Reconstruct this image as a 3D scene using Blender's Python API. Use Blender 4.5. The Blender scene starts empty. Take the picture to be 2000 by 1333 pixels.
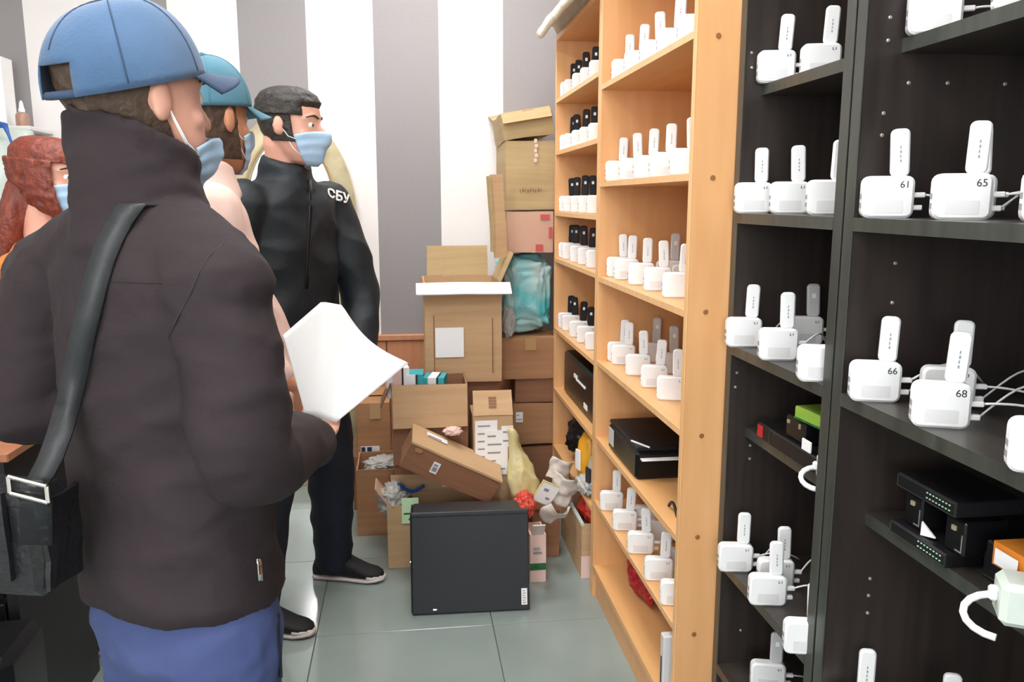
import bpy, bmesh, math, random
from mathutils import Vector, Matrix, noise
from mathutils.bvhtree import BVHTree
random.seed(7)
SC = bpy.context.scene
COL = SC.collection
PI = math.pi
V = Vector

# ------------------------------------------------------------------ camera
F_PX, VPX, VPY, CAM_H = 1600.0, 789.0, 392.0, 1.38
PITCH = math.atan((667 - VPY) / F_PX)
YAW = math.atan((1000 - VPX) / (F_PX / math.cos(PITCH)))
cam = bpy.data.cameras.new('camera')
cam.sensor_width = 36.0
cam.lens = F_PX / 2000 * 36
cam.clip_start = 0.02
cam_o = bpy.data.objects.new('camera', cam)
COL.objects.link(cam_o)
cam_o.location = (0, 0, CAM_H)
cam_o.rotation_euler = (PI / 2 - PITCH, 0, -YAW)
SC.camera = cam_o
CF = V((math.sin(YAW) * math.cos(PITCH), math.cos(YAW) * math.cos(PITCH), -math.sin(PITCH)))
CR = V((math.cos(YAW), -math.sin(YAW), 0))
CU = CR.cross(CF)
CP = V((0, 0, CAM_H))

def ray(x, y): return CF * F_PX + CR * (x - 1000) - CU * (y - 667)
def onZ(x, y, z): d = ray(x, y); return CP + d * ((z - CAM_H) / d.z)
def onX(x, y, X): d = ray(x, y); return CP + d * (X / d.x)
def PX(x, y, Y): d = ray(x, y); return CP + d * (Y / d.y)

# ------------------------------------------------------------------ world, exposure
w = bpy.data.worlds.new('world'); SC.world = w
w.use_nodes = True
w.node_tree.nodes['Background'].inputs[0].default_value = (0.75, 0.85, 1.0, 1)
w.node_tree.nodes['Background'].inputs[1].default_value = 0.3
SC.view_settings.view_transform = 'Standard'
SC.view_settings.look = 'None'
SC.view_settings.gamma = 1.0
SC.view_settings.exposure = 0.2
SC.view_settings.use_curve_mapping = False
LAMP_POWER = 19.0      # emission of the ceiling panels
ADDED_WINDOW_POWER = 8.0     # emission of the window added behind the camera

# ------------------------------------------------------------------ materials
def lin(c):
    c = c / 255.0
    return c / 12.92 if c <= 0.04045 else ((c + 0.055) / 1.055) ** 2.4
def rgb(r, g, b): return (lin(r), lin(g), lin(b), 1)

def nd(nt, t, **k):
    n = nt.nodes.new(t)
    for a, b in k.items():
        if a.startswith('i_'):
            n.inputs[a[2:].replace('_', ' ')].default_value = b
        else: setattr(n, a, b)
    return n

def mat(name, c, rough=0.5, metal=0.0, c2=None, nscale=8.0, stretch=(1, 1, 1), bump=0.0, bscale=40.0, trans=0.0,
        emit=None, estr=0.0, spec=0.5, detail=4.0, coat=0.0, alpha=1.0, sharp=False, sheen=0.0):
    m = bpy.data.materials.new(name); m.use_nodes = True
    nt = m.node_tree; b = nt.nodes['Principled BSDF']
    b.inputs['Base Color'].default_value = c
    b.inputs['Roughness'].default_value = rough
    b.inputs['Metallic'].default_value = metal
    b.inputs['Specular IOR Level'].default_value = spec
    b.inputs['Transmission Weight'].default_value = trans
    b.inputs['Coat Weight'].default_value = coat
    b.inputs['Alpha'].default_value = alpha
    b.inputs['Sheen Weight'].default_value = sheen
    if emit:
        b.inputs['Emission Color'].default_value = emit
        b.inputs['Emission Strength'].default_value = estr
    tc = nd(nt, 'ShaderNodeTexCoord')
    if c2 is not None:
        mp = nd(nt, 'ShaderNodeMapping'); mp.inputs['Scale'].default_value = stretch
        nt.links.new(tc.outputs['Object'], mp.inputs['Vector'])
        nz = nd(nt, 'ShaderNodeTexNoise'); nz.inputs['Scale'].default_value = nscale; nz.inputs['Detail'].default_value = detail
        nt.links.new(mp.outputs['Vector'], nz.inputs['Vector'])
        rp = nd(nt, 'ShaderNodeValToRGB')
        rp.color_ramp.elements[0].position = 0.47 if sharp else 0.3
        rp.color_ramp.elements[1].position = 0.53 if sharp else 0.7
        rp.color_ramp.elements[0].color = c; rp.color_ramp.elements[1].color = c2
        nt.links.new(nz.outputs['Fac'], rp.inputs['Fac'])
        nt.links.new(rp.outputs['Color'], b.inputs['Base Color'])
    if bump > 0:
        nb = nd(nt, 'ShaderNodeTexNoise'); nb.inputs['Scale'].default_value = bscale; nb.inputs['Detail'].default_value = 3
        nt.links.new(tc.outputs['Object'], nb.inputs['Vector'])
        bp = nd(nt, 'ShaderNodeBump'); bp.inputs['Strength'].default_value = bump; bp.inputs['Distance'].default_value = 0.01
        nt.links.new(nb.outputs['Fac'], bp.inputs['Height'])
        nt.links.new(bp.outputs['Normal'], b.inputs['Normal'])
    return m

M = {}
M['orange_wood'] = mat('orange_wood', rgb(230, 176, 122), 0.42, c2=rgb(222, 164, 108), nscale=5, stretch=(6, 6, 0.6))
M['orange_edge'] = mat('orange_edge', rgb(236, 188, 134), 0.4, c2=rgb(228, 176, 120), nscale=5, stretch=(6, 6, 0.6))
M['orange_shelf'] = mat('orange_shelf', rgb(230, 180, 122), 0.4, c2=rgb(222, 166, 106), nscale=5, stretch=(6, 0.6, 6))
M['orange_back'] = mat('orange_back', rgb(204, 140, 98), 0.5, c2=rgb(194, 128, 86), nscale=4, stretch=(6, 6, 0.6))
M['dark_wood'] = mat('dark_wood', rgb(56, 48, 44), 0.4, c2=rgb(42, 36, 34), nscale=6, stretch=(8, 8, 0.5))
M['dark_shelf'] = mat('dark_shelf', rgb(66, 60, 55), 0.34, c2=rgb(50, 45, 42), nscale=6, stretch=(8, 0.5, 8))
M['dark_edge'] = mat('dark_edge', rgb(70, 72, 66), 0.3, c2=rgb(54, 56, 51), nscale=6, stretch=(8, 8, 0.6))  # lighter greenish base stands in for reflection on the edges
M['pin'] = mat('pin', rgb(190, 185, 180), 0.3, 0.6)
M['screw_cap'] = mat('screw_cap', rgb(150, 100, 60), 0.4)
M['white_plastic'] = mat('white_plastic', rgb(240, 240, 240), 0.35)
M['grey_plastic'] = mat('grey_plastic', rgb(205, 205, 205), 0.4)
M['label_grey'] = mat('label_grey', rgb(222, 221, 221), 0.5)
M['black_plastic'] = mat('black_plastic', rgb(24, 24, 27), 0.45, spec=0.3)
M['black_case'] = mat('black_case', rgb(38, 40, 44), 0.5, c2=rgb(34, 36, 40), nscale=5, bump=0.05, bscale=300)
M['black_gloss'] = mat('black_gloss', rgb(18, 18, 20), 0.3, spec=0.3)
M['ink'] = mat('ink', rgb(40, 40, 46), 0.6)
M['paper'] = mat('paper', rgb(250, 250, 250), 0.6)
M['print'] = mat('print', rgb(150, 150, 154), 0.6)
M['pink_label'] = mat('pink_label', rgb(240, 205, 195), 0.6)
M['card_tan'] = mat('card_tan', rgb(206, 172, 132), 0.8, c2=rgb(194, 157, 117), nscale=3, stretch=(1, 1, 14), bump=0.1, bscale=25)
M['card_brown'] = mat('card_brown', rgb(182, 136, 98), 0.8, c2=rgb(168, 120, 84), nscale=3, stretch=(1, 1, 14), bump=0.1, bscale=25)
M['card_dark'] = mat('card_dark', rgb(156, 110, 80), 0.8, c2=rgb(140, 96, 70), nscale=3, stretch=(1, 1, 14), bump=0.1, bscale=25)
M['card_olive'] = mat('card_olive', rgb(190, 166, 122), 0.8, c2=rgb(176, 150, 108), nscale=3, stretch=(1, 1, 14), bump=0.1, bscale=25)
M['card_pink'] = mat('card_pink', rgb(212, 178, 150), 0.75, c2=rgb(205, 160, 140), nscale=3, bump=0.1, bscale=25)
M['tape'] = mat('tape', rgb(190, 150, 105), 0.2)
M['red_print'] = mat('red_print', rgb(196, 84, 84), 0.6)
M['red'] = mat('red', rgb(205, 52, 40), 0.4, c2=rgb(222, 92, 72), nscale=9, bump=0.3, bscale=30)
M['crimson'] = mat('crimson', rgb(188, 24, 40), 0.35, c2=rgb(150, 18, 36), nscale=9, bump=0.3, bscale=30)
M['green'] = mat('green', rgb(40, 120, 62), 0.6, c2=rgb(30, 86, 46), nscale=60)
M['lime'] = mat('lime', rgb(150, 190, 70), 0.5)
M['lime_label'] = mat('lime_label', rgb(214, 246, 200), 0.6)
M['orange_card'] = mat('orange_card', rgb(226, 140, 50), 0.5, c2=rgb(210, 120, 40), nscale=12)
M['yellow_pack'] = mat('yellow_pack', rgb(232, 170, 40), 0.35, c2=rgb(214, 146, 30), nscale=12)
M['teal_bag'] = mat('teal_bag', rgb(84, 186, 192), 0.3, c2=rgb(186, 208, 206), nscale=9, bump=0.4, bscale=25, detail=1)
M['teal'] = mat('teal', rgb(60, 178, 190), 0.4)
M['blue_strap'] = mat('blue_strap', rgb(40, 90, 170), 0.4)
M['poly'] = mat('poly', rgb(226, 224, 218), 0.25, trans=0.35, c2=rgb(205, 203, 196), nscale=14, bump=0.5, bscale=30)
M['poly_white'] = mat('poly_white', rgb(222, 232, 226), 0.3, trans=0.15, c2=rgb(206, 220, 212), nscale=4, bump=0.2, bscale=12)
M['yellow_bag'] = mat('yellow_bag', rgb(238, 226, 172), 0.35, c2=rgb(226, 206, 140), nscale=14, trans=0.15, bump=0.5, bscale=30)
M['crumpled_paper'] = mat('crumpled_paper', rgb(224, 214, 206), 0.6, c2=rgb(204, 190, 180), nscale=14, bump=0.5, bscale=30)
M['cream_cloth'] = mat('cream_cloth', rgb(232, 222, 206), 0.85, c2=rgb(216, 202, 182), nscale=14, bump=0.5, bscale=60)
M['gold'] = mat('gold', rgb(196, 184, 150), 0.4, 0.3, c2=rgb(160, 150, 116), nscale=10)
M['mirror'] = mat('mirror', rgb(240, 240, 240), 0.06, 1.0)
M['wainscot'] = mat('wainscot', rgb(214, 154, 114), 0.45, c2=rgb(200, 136, 98), nscale=5, stretch=(6, 6, 0.6))
M['tile'] = mat('tile', rgb(146, 158, 154), 0.13, c2=rgb(134, 146, 142), nscale=2.5, spec=0.6, bump=0.015, bscale=6)
M['grout'] = mat('grout', rgb(96, 102, 100), 0.7)
M['ceiling'] = mat('ceiling', rgb(240, 240, 238), 0.9)
M['room_wall'] = mat('room_wall', rgb(238, 234, 230), 0.85)
M['lamp'] = mat('lamp', rgb(255, 255, 255), 0.5, emit=(1.0, 0.985, 0.98, 1), estr=LAMP_POWER)
M['added_window_glow'] = mat('added_window_glow', rgb(255, 255, 255), 0.5, emit=(0.93, 0.97, 1.0, 1), estr=ADDED_WINDOW_POWER)  # glow of the added window pane
M['white_frame'] = mat('white_frame', rgb(236, 236, 236), 0.4)
M['skin'] = mat('skin', rgb(232, 178, 156), 0.5, c2=rgb(222, 162, 140), nscale=12)
M['skin_tan'] = mat('skin_tan', rgb(206, 146, 112), 0.5, c2=rgb(194, 130, 98), nscale=12)
M['eye'] = mat('eye', rgb(60, 45, 40), 0.1)
M['eye_white'] = mat('eye_white', rgb(235, 232, 228), 0.2)
M['lip'] = mat('lip', rgb(196, 120, 110), 0.5)
M['hair_dark'] = mat('hair_dark', rgb(52, 48, 42), 0.6, c2=rgb(36, 33, 30), nscale=30, stretch=(3, 3, 0.5), bump=0.5, bscale=90)
M['hair_brown'] = mat('hair_brown', rgb(86, 66, 50), 0.6, c2=rgb(66, 50, 40), nscale=30, stretch=(3, 3, 0.5), bump=0.5, bscale=90)
M['hair_auburn'] = mat('hair_auburn', rgb(140, 66, 46), 0.5, c2=rgb(104, 44, 36), nscale=30, stretch=(3, 3, 0.5), bump=0.5, bscale=90)
M['mask'] = mat('mask', rgb(176, 206, 232), 0.8, c2=rgb(164, 196, 226), nscale=30)
M['cap_blue'] = mat('cap_blue', rgb(78, 108, 142), 0.85, c2=rgb(62, 92, 126), nscale=7, bump=0.15, bscale=200, sheen=0.2)
M['cap_navy'] = mat('cap_navy', rgb(56, 74, 100), 0.85, bump=0.15, bscale=200)
M['cap_teal'] = mat('cap_teal', rgb(84, 132, 150), 0.85, c2=rgb(72, 118, 136), nscale=7, bump=0.15, bscale=200)
M['jacket_brown'] = mat('jacket_brown', rgb(54, 45, 47), 0.8, c2=rgb(46, 38, 41), nscale=3, bump=0.12, bscale=180, spec=0.25)
M['jacket_seam'] = mat('jacket_seam', rgb(44, 38, 40), 0.8)
M['jacket_pink'] = mat('jacket_pink', rgb(232, 200, 188), 0.8, c2=rgb(222, 186, 174), nscale=5, bump=0.1, bscale=120)
M['jacket_black'] = mat('jacket_black', rgb(22, 32, 38), 0.65, c2=rgb(16, 24, 30), nscale=4, bump=0.15, bscale=90)
M['top_orange'] = mat('top_orange', rgb(214, 130, 60), 0.8, c2=rgb(198, 112, 48), nscale=9, bump=0.2, bscale=90)
M['jeans'] = mat('jeans', rgb(70, 82, 128), 0.85, c2=rgb(58, 70, 114), nscale=6, bump=0.1, bscale=260)
M['trousers_dark'] = mat('trousers_dark', rgb(22, 30, 46), 0.8, c2=rgb(16, 22, 36), nscale=6, bump=0.1, bscale=160)
M['shoe_black'] = mat('shoe_black', rgb(18, 18, 21), 0.7, bump=0.1, bscale=200)
M['sole_white'] = mat('sole_white', rgb(236, 222, 218), 0.5)
M['leather'] = mat('leather', rgb(34, 34, 37), 0.34, c2=rgb(26, 26, 29), nscale=10, bump=0.3, bscale=70)
M['strap'] = mat('strap', rgb(44, 46, 48), 0.5, c2=rgb(36, 38, 40), nscale=30, bump=0.1, bscale=300)
M['chrome'] = mat('chrome', rgb(225, 222, 215), 0.15, 1.0)
M['desk_wood'] = mat('desk_wood', rgb(170, 112, 78), 0.4, c2=rgb(150, 96, 66), nscale=5, stretch=(0.6, 6, 6))
M['blue_dark'] = mat('blue_dark', rgb(36, 58, 92), 0.6)
M['bottle_brown'] = mat('bottle_brown', rgb(176, 136, 116), 0.3)
M['led'] = mat('led', rgb(120, 170, 130), 0.4, emit=(0.75, 1, 0.8, 1), estr=0.3)
M['adapter'] = mat('adapter', rgb(214, 224, 214), 0.4)
M['clear_glass'] = mat('clear_glass', rgb(230, 235, 232), 0.1, trans=0.8)

# striped wallpaper: flat print
def wallpaper(x_edge, width):
    m = bpy.data.materials.new('striped_wallpaper'); m.use_nodes = True
    nt = m.node_tree; b = nt.nodes['Principled BSDF']; b.inputs['Roughness'].default_value = 0.75
    tc = nd(nt, 'ShaderNodeTexCoord'); sp = nd(nt, 'ShaderNodeSeparateXYZ')
    nt.links.new(tc.outputs['Object'], sp.inputs[0])
    a = nd(nt, 'ShaderNodeMath', operation='SUBTRACT'); nt.links.new(sp.outputs['X'], a.inputs[0]); a.inputs[1].default_value = x_edge
    d = nd(nt, 'ShaderNodeMath', operation='DIVIDE'); nt.links.new(a.outputs[0], d.inputs[0]); d.inputs[1].default_value = 2 * width
    f = nd(nt, 'ShaderNodeMath', operation='FRACT'); nt.links.new(d.outputs[0], f.inputs[0])
    l = nd(nt, 'ShaderNodeMath', operation='LESS_THAN'); nt.links.new(f.outputs[0], l.inputs[0]); l.inputs[1].default_value = 0.5
    mp = nd(nt, 'ShaderNodeMapping'); mp.inputs['Scale'].default_value = (40, 40, 90); nt.links.new(tc.outputs['Object'], mp.inputs['Vector'])
    nz = nd(nt, 'ShaderNodeTexNoise'); nz.inputs['Scale'].default_value = 3; nt.links.new(mp.outputs['Vector'], nz.inputs['Vector'])
    g = nd(nt, 'ShaderNodeMix', data_type='RGBA'); g.inputs[6].default_value = rgb(142, 138, 139); g.inputs[7].default_value = rgb(162, 158, 159)
    nt.links.new(nz.outputs['Fac'], g.inputs[0])
    mx = nd(nt, 'ShaderNodeMix', data_type='RGBA'); mx.inputs[6].default_value = rgb(244, 240, 238)
    nt.links.new(l.outputs[0], mx.inputs[0]); nt.links.new(g.outputs[2], mx.inputs[7])
    nt.links.new(mx.outputs[2], b.inputs['Base Color'])
    return m

# ------------------------------------------------------------------ mesh helpers
class MB:
    def __init__(s): s.v = []; s.f = []
    def add(s, vs, fs, mtx=None):
        o = len(s.v)
        s.v += [(mtx @ V(p)) if mtx is not None else V(p) for p in vs]
        s.f += [[i + o for i in f] for f in fs]
        return s
    def box(s, lo, hi, mtx=None):
        x0, y0, z0 = lo; x1, y1, z1 = hi
        return s.add([(x0, y0, z0), (x1, y0, z0), (x1, y1, z0), (x0, y1, z0), (x0, y0, z1), (x1, y0, z1), (x1, y1, z1), (x0, y1, z1)],
                     [(0, 3, 2, 1), (4, 5, 6, 7), (0, 1, 5, 4), (1, 2, 6, 5), (2, 3, 7, 6), (3, 0, 4, 7)], mtx)
    def bbox(s, lo, hi, b=0.002, mtx=None):          # box with chamfered edges
        bm = bmesh.new()
        bmesh.ops.create_cube(bm, size=1)
        for q in bm.verts:
            q.co = V([(lo[i] + hi[i]) / 2 + q.co[i] * (hi[i] - lo[i]) for i in range(3)])
        bmesh.ops.bevel(bm, geom=bm.edges[:], offset=b, segments=1, affect='EDGES')
        bm.verts.index_update()
        s.add([q.co.copy() for q in bm.verts], [[q.index for q in f.verts] for f in bm.faces], mtx)
        bm.free(); return s
    def slab(s, w, h, t, r, ch=0.002, mtx=None, n=4):
        """rounded-rectangle slab standing in xz, thickness along y, bottom at z=0, centred in x, y"""
        pts = []
        for cx, cz, a0 in ((w / 2 - r, h - r, 0), (-w / 2 + r, h - r, 90), (-w / 2 + r, r, 180), (w / 2 - r, r, 270)):
            for k in range(n + 1):
                a = math.radians(a0 + 90 * k / n); pts.append((cx + r * math.cos(a), cz + r * math.sin(a), math.cos(a), math.sin(a)))
        N = len(pts); vs = []; fs = []
        for y, inset in ((-t / 2, ch), (-t / 2 + ch, 0), (t / 2 - ch, 0), (t / 2, ch)):
            vs += [(p[0] - p[2] * inset, y, p[1] - p[3] * inset) for p in pts]
        for k in range(3):
            for i in range(N):
                j = (i + 1) % N; fs.append((k * N + i, k * N + j, (k + 1) * N + j, (k + 1) * N + i))
        fs.append(list(range(N))[::-1]); fs.append([3 * N + i for i in range(N)])
        # orientation fixed later by recalc
        return s.add(vs, fs, mtx)
    def tube(s, pts, rad, n=8, mtx=None, caps=True):
        pts = [V(p) for p in pts]; L = len(pts)
        rad = rad if isinstance(rad, (list, tuple)) else [rad] * L
        vs = []; fs = []
        up = V((0, 0, 1)); nrm = None
        for i, p in enumerate(pts):
            t = (pts[min(i + 1, L - 1)] - pts[max(i - 1, 0)]).normalized()
            if nrm is None:
                nrm = t.cross(up)
                if nrm.length < 1e-3: nrm = t.cross(V((1, 0, 0)))
                nrm.normalize()
            nrm = (nrm - t * nrm.dot(t)).normalized(); b = t.cross(nrm)
            for k in range(n):
                a = 2 * PI * k / n; vs.append(p + (nrm * math.cos(a) + b * math.sin(a)) * rad[i])
        for i in range(L - 1):
            for k in range(n):
                j = (k + 1) % n; fs.append((i * n + k, i * n + j, (i + 1) * n + j, (i + 1) * n + k))
        if caps: fs.append(list(range(n))[::-1]); fs.append([(L - 1) * n + k for k in range(n)])
        return s.add(vs, fs, mtx)
    def limb(s, pts, rad, n=14, sub=6):
        """closed tapered tube with rounded ends through the joints (smoothed)"""
        P = [V(p) for p in pts]; cp = []; cr = []
        for i in range(len(P) - 1):
            p0 = P[max(i - 1, 0)]; p1 = P[i]; p2 = P[i + 1]; p3 = P[min(i + 2, len(P) - 1)]
            for k in range(sub):
                t = k / sub
                q = 0.5 * ((2 * p1) + (p2 - p0) * t + (2 * p0 - 5 * p1 + 4 * p2 - p3) * t * t + (3 * p1 - p0 - 3 * p2 + p3) * t ** 3)
                cp.append(q); cr.append(rad[i] * (1 - t) + rad[i + 1] * t)
        cp.append(P[-1]); cr.append(rad[-1])
        d0 = (cp[0] - cp[1]).normalized(); d1 = (cp[-1] - cp[-2]).normalized()
        hp = []; hr = []
        for a in (80, 55, 28): a = math.radians(a); hp.append(cp[0] + d0 * cr[0] * math.sin(a)); hr.append(cr[0] * math.cos(a))
        tp = []; tr = []
        for a in (28, 55, 80): a = math.radians(a); tp.append(cp[-1] + d1 * cr[-1] * math.sin(a)); tr.append(cr[-1] * math.cos(a))
        return s.tube(hp + cp + tp, hr + cr + tr, n)
    def loft(s, secs, n=28, power=2.0):
        """secs: (centre, ux, uy) ellipse half axes vectors"""
        vs = []; fs = []
        for c, ux, uy in secs:
            for k in range(n):
                a = 2 * PI * k / n; ca, sa = math.cos(a), math.sin(a)
                e = 2 / power
                vs.append(V(c) + V(ux) * (abs(ca) ** e * (1 if ca >= 0 else -1)) + V(uy) * (abs(sa) ** e * (1 if sa >= 0 else -1)))
        L = len(secs)
        for i in range(L - 1):
            for k in range(n):
                j = (k + 1) % n; fs.append((i * n + k, i * n + j, (i + 1) * n + j, (i + 1) * n + k))
        fs.append(list(range(n))[::-1]); fs.append([(L - 1) * n + k for k in range(n)])
        return s.add(vs, fs)
    def ball(s, c, r, seg=14, ring=9, mtx=None):
        r = r if isinstance(r, (tuple, list)) else (r, r, r)
        c = V(c); vs = [c + V((0, 0, -r[2]))]; fs = []
        for i in range(1, ring):
            a = -PI / 2 + PI * i / ring
            for k in range(seg):
                b = 2 * PI * k / seg
                vs.append(c + V((r[0] * math.cos(a) * math.cos(b), r[1] * math.cos(a) * math.sin(b), r[2] * math.sin(a))))
        vs.append(c + V((0, 0, r[2]))); top = len(vs) - 1
        for k in range(seg):
            j = (k + 1) % seg
            fs.append((0, 1 + j, 1 + k)); fs.append((top, 1 + (ring - 2) * seg + k, 1 + (ring - 2) * seg + j))
            for i in range(ring - 2):
                fs.append((1 + i * seg + k, 1 + i * seg + j, 1 + (i + 1) * seg + j, 1 + (i + 1) * seg + k))
        return s.add(vs, fs, mtx)
    def grid(s, fn, nu, nv):
        vs = [fn(i / nu, j / nv) for j in range(nv + 1) for i in range(nu + 1)]
        fs = [(j * (nu + 1) + i, j * (nu + 1) + i + 1, (j + 1) * (nu + 1) + i + 1, (j + 1) * (nu + 1) + i) for j in range(nv) for i in range(nu)]
        return s.add(vs, fs)
    def mesh(s, name, smooth=False, recalc=True):
        me = bpy.data.meshes.new(name); me.from_pydata([tuple(p) for p in s.v], [], s.f)
        if recalc:
            bm = bmesh.new(); bm.from_mesh(me); bmesh.ops.recalc_face_normals(bm, faces=bm.faces[:]); bm.to_mesh(me); bm.free()
        if smooth: me.polygons.foreach_set('use_smooth', [True] * len(me.polygons))
        me.update(); return me

def wloc(o):
    """world matrix from the chain of parents (all set by location / rotation)"""
    m = o.matrix_basis.copy()
    while o.parent: o = o.parent; m = o.matrix_basis @ m
    return m
def obj(name, mb, m, parent=None, smooth=False, world=False, auto=None):
    me = mb if isinstance(mb, bpy.types.Mesh) else mb.mesh(name, smooth)
    if not me.materials: me.materials.append(m)
    o = bpy.data.objects.new(name, me); COL.objects.link(o)
    if parent is not None:
        o.parent = parent
        if world: me.transform(wloc(parent).inverted())
    if auto is not None: shade_auto(me, auto)
    return o
def shade_auto(me, deg):
    me.polygons.foreach_set('use_smooth', [True] * len(me.polygons))
    bm = bmesh.new(); bm.from_mesh(me); lim = math.radians(deg)
    for e in bm.edges:
        if len(e.link_faces) == 2 and e.calc_face_angle(0) > lim: e.smooth = False
    bm.to_mesh(me); bm.free()
def tag(o, label=None, cat=None, group=None, kind=None):
    if label: o['label'] = label
    if cat: o['category'] = cat
    if group: o['group'] = group
    if kind: o['kind'] = kind
    return o
def thing(name, label, cat, loc=(0, 0, 0), rz=0.0, group=None, rot=None):
    o = bpy.data.objects.new(name, None); COL.objects.link(o)
    o.empty_display_size = 0.05
    o.location = loc; o.rotation_euler = rot if rot else (0, 0, rz)
    return tag(o, label, cat, group)
def solidify(me, t):
    bm = bmesh.new(); bm.from_mesh(me)
    bmesh.ops.solidify(bm, geom=bm.faces[:], thickness=t)
    bmesh.ops.recalc_face_normals(bm, faces=bm.faces[:]); bm.to_mesh(me); bm.free(); return me
def remesh(mb, vox, smooth_it=4, fac=0.5):
    me = mb.mesh('raw'); o = bpy.data.objects.new('raw', me); COL.objects.link(o)
    r = o.modifiers.new('r', 'REMESH'); r.mode = 'VOXEL'; r.voxel_size = vox
    if smooth_it:
        q = o.modifiers.new('s', 'SMOOTH'); q.factor = fac; q.iterations = smooth_it
    dg = bpy.context.evaluated_depsgraph_get(); dg.update()
    out = bpy.data.meshes.new_from_object(o.evaluated_get(dg))
    bpy.data.objects.remove(o); bpy.data.meshes.remove(me)
    out.materials.clear()
    out.polygons.foreach_set('use_smooth', [True] * len(out.polygons))
    return out
def displace(me, fn):
    me.update()
    nor = [v.normal.copy() for v in me.vertices]
    for v, n in zip(me.vertices, nor): v.co = v.co + n * fn(v.co, n)
    me.update(); return me
def folds(amp, sc=(9, 9, 14), seed=0.0, amp2=None):
    o = V((seed * 3.1, seed * 1.7, seed * 2.3))
    def fn(p, n):
        q = V((p.x * sc[0], p.y * sc[1], p.z * sc[2])) + o
        a = noise.noise(q); r = (1 - abs(noise.noise(q * 0.8 + V((5, 5, 5)))) * 2.2)
        return amp * (0.5 * a + 0.7 * max(r, -0.4) - 0.2)
    return fn
def bvh_of(me, mtx=None):
    vs = [(mtx @ v.co) if mtx else v.co.copy() for v in me.vertices]
    return BVHTree.FromPolygons(vs, [tuple(p.vertices) for p in me.polygons])

# ------------------------------------------------------------------ room
YB = 4.0; XR = 1.06; XL = -2.5; YF = -2.4; ZC = 2.8
fl = tag(obj('floor', MB().box((XL, YF, -0.06), (XR, YB, -0.006)), M['grout']), kind='structure')
T = 0.57
tile_me = MB().bbox((-T / 2 + 0.0012, -T / 2 + 0.0012, -0.006), (T / 2 - 0.0012, T / 2 - 0.0012, 0.0), 0.0012).mesh('floor_tile')
tile_me.materials.append(M['tile'])
i = 0
for ix in range(-5, 3):
    for iy in range(-9, 3):
        cx, cy = 0.26 + (ix - 0.5) * T, 2.49 + (iy + 0.5) * T
        x0, x1 = max(cx - T / 2, XL), min(cx + T / 2, XR); y0, y1 = max(cy - T / 2, YF), min(cy + T / 2, YB)
        if x1 - x0 < 0.02 or y1 - y0 < 0.02: continue
        o = bpy.data.objects.new('floor_tile', tile_me); COL.objects.link(o); o.parent = fl
        o.location = ((x0 + x1) / 2, (y0 + y1) / 2, 0); o.scale = ((x1 - x0) / T, (y1 - y0) / T, 1)
xe = PX(735, 300, YB).x
STR = PX(860, 300, YB).x - xe
tag(obj('wall_back', MB().box((XL - 0.1, YB, 0), (XR + 0.1, YB + 0.1, ZC)), wallpaper(xe, STR)), kind='structure')
tag(obj('wall_left', MB().box((XL - 0.1, YF, 0), (XL, YB, ZC)), M['room_wall']), kind='structure')
tag(obj('wall_right', MB().box((XR, YF, 0), (XR + 0.1, YB, ZC)), M['room_wall']), kind='structure')
tag(obj('ceiling', MB().box((XL - 0.1, YF - 0.1, ZC), (XR + 0.1, YB + 0.1, ZC + 0.08)), M['ceiling']), kind='structure')
# front wall behind the camera; its bright window is added for frontal light
wx0, wx1, wz0, wz1 = -2.1, 0.3, 0.95, 2.45
wf = MB().box((XL, YF - 0.1, 0), (wx0, YF, ZC)).box((wx1, YF - 0.1, 0), (XR, YF, ZC))
wf.box((wx0, YF - 0.1, 0), (wx1, YF, wz0)).box((wx0, YF - 0.1, wz1), (wx1, YF, ZC))
tag(obj('wall_front', wf, M['room_wall']), kind='structure')
win = tag(obj('added_window_1', MB().box((wx0, YF - 0.09, wz0), (wx1, YF - 0.08, wz1)), M['added_window_glow']), kind='structure')
fr = MB()
for a, b in (((wx0, wz0), (wx1, wz0 + 0.05)), ((wx0, wz1 - 0.05), (wx1, wz1)), ((wx0, wz0), (wx0 + 0.05, wz1)), ((wx1 - 0.05, wz0), (wx1, wz1)), (((wx0 + wx1) / 2 - 0.03, wz0), ((wx0 + wx1) / 2 + 0.03, wz1))):
    fr.box((a[0], YF - 0.08, a[1]), (b[0], YF - 0.02, b[1]))
obj('added_window_frame', fr, M['white_frame'], win)
# wainscot of wooden panels
ZW = 0.735
wn = tag(obj('trim_1', MB().bbox((XL, YB - 0.03, ZW - 0.03), (XR, YB, ZW), 0.004), M['wainscot']), kind='structure')
pw = 0.30
pme = MB().bbox((-pw / 2 + 0.002, -0.018, 0), (pw / 2 - 0.002, 0, ZW - 0.03), 0.003).mesh('panel'); pme.materials.append(M['wainscot'])
k = 0
while XL + pw * (k + 1) < XR + 0.01:
    o = bpy.data.objects.new('panel', pme); COL.objects.link(o); o.parent = wn; o.location = (XL + pw * (k + 0.5), YB, 0); k += 1
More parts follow.
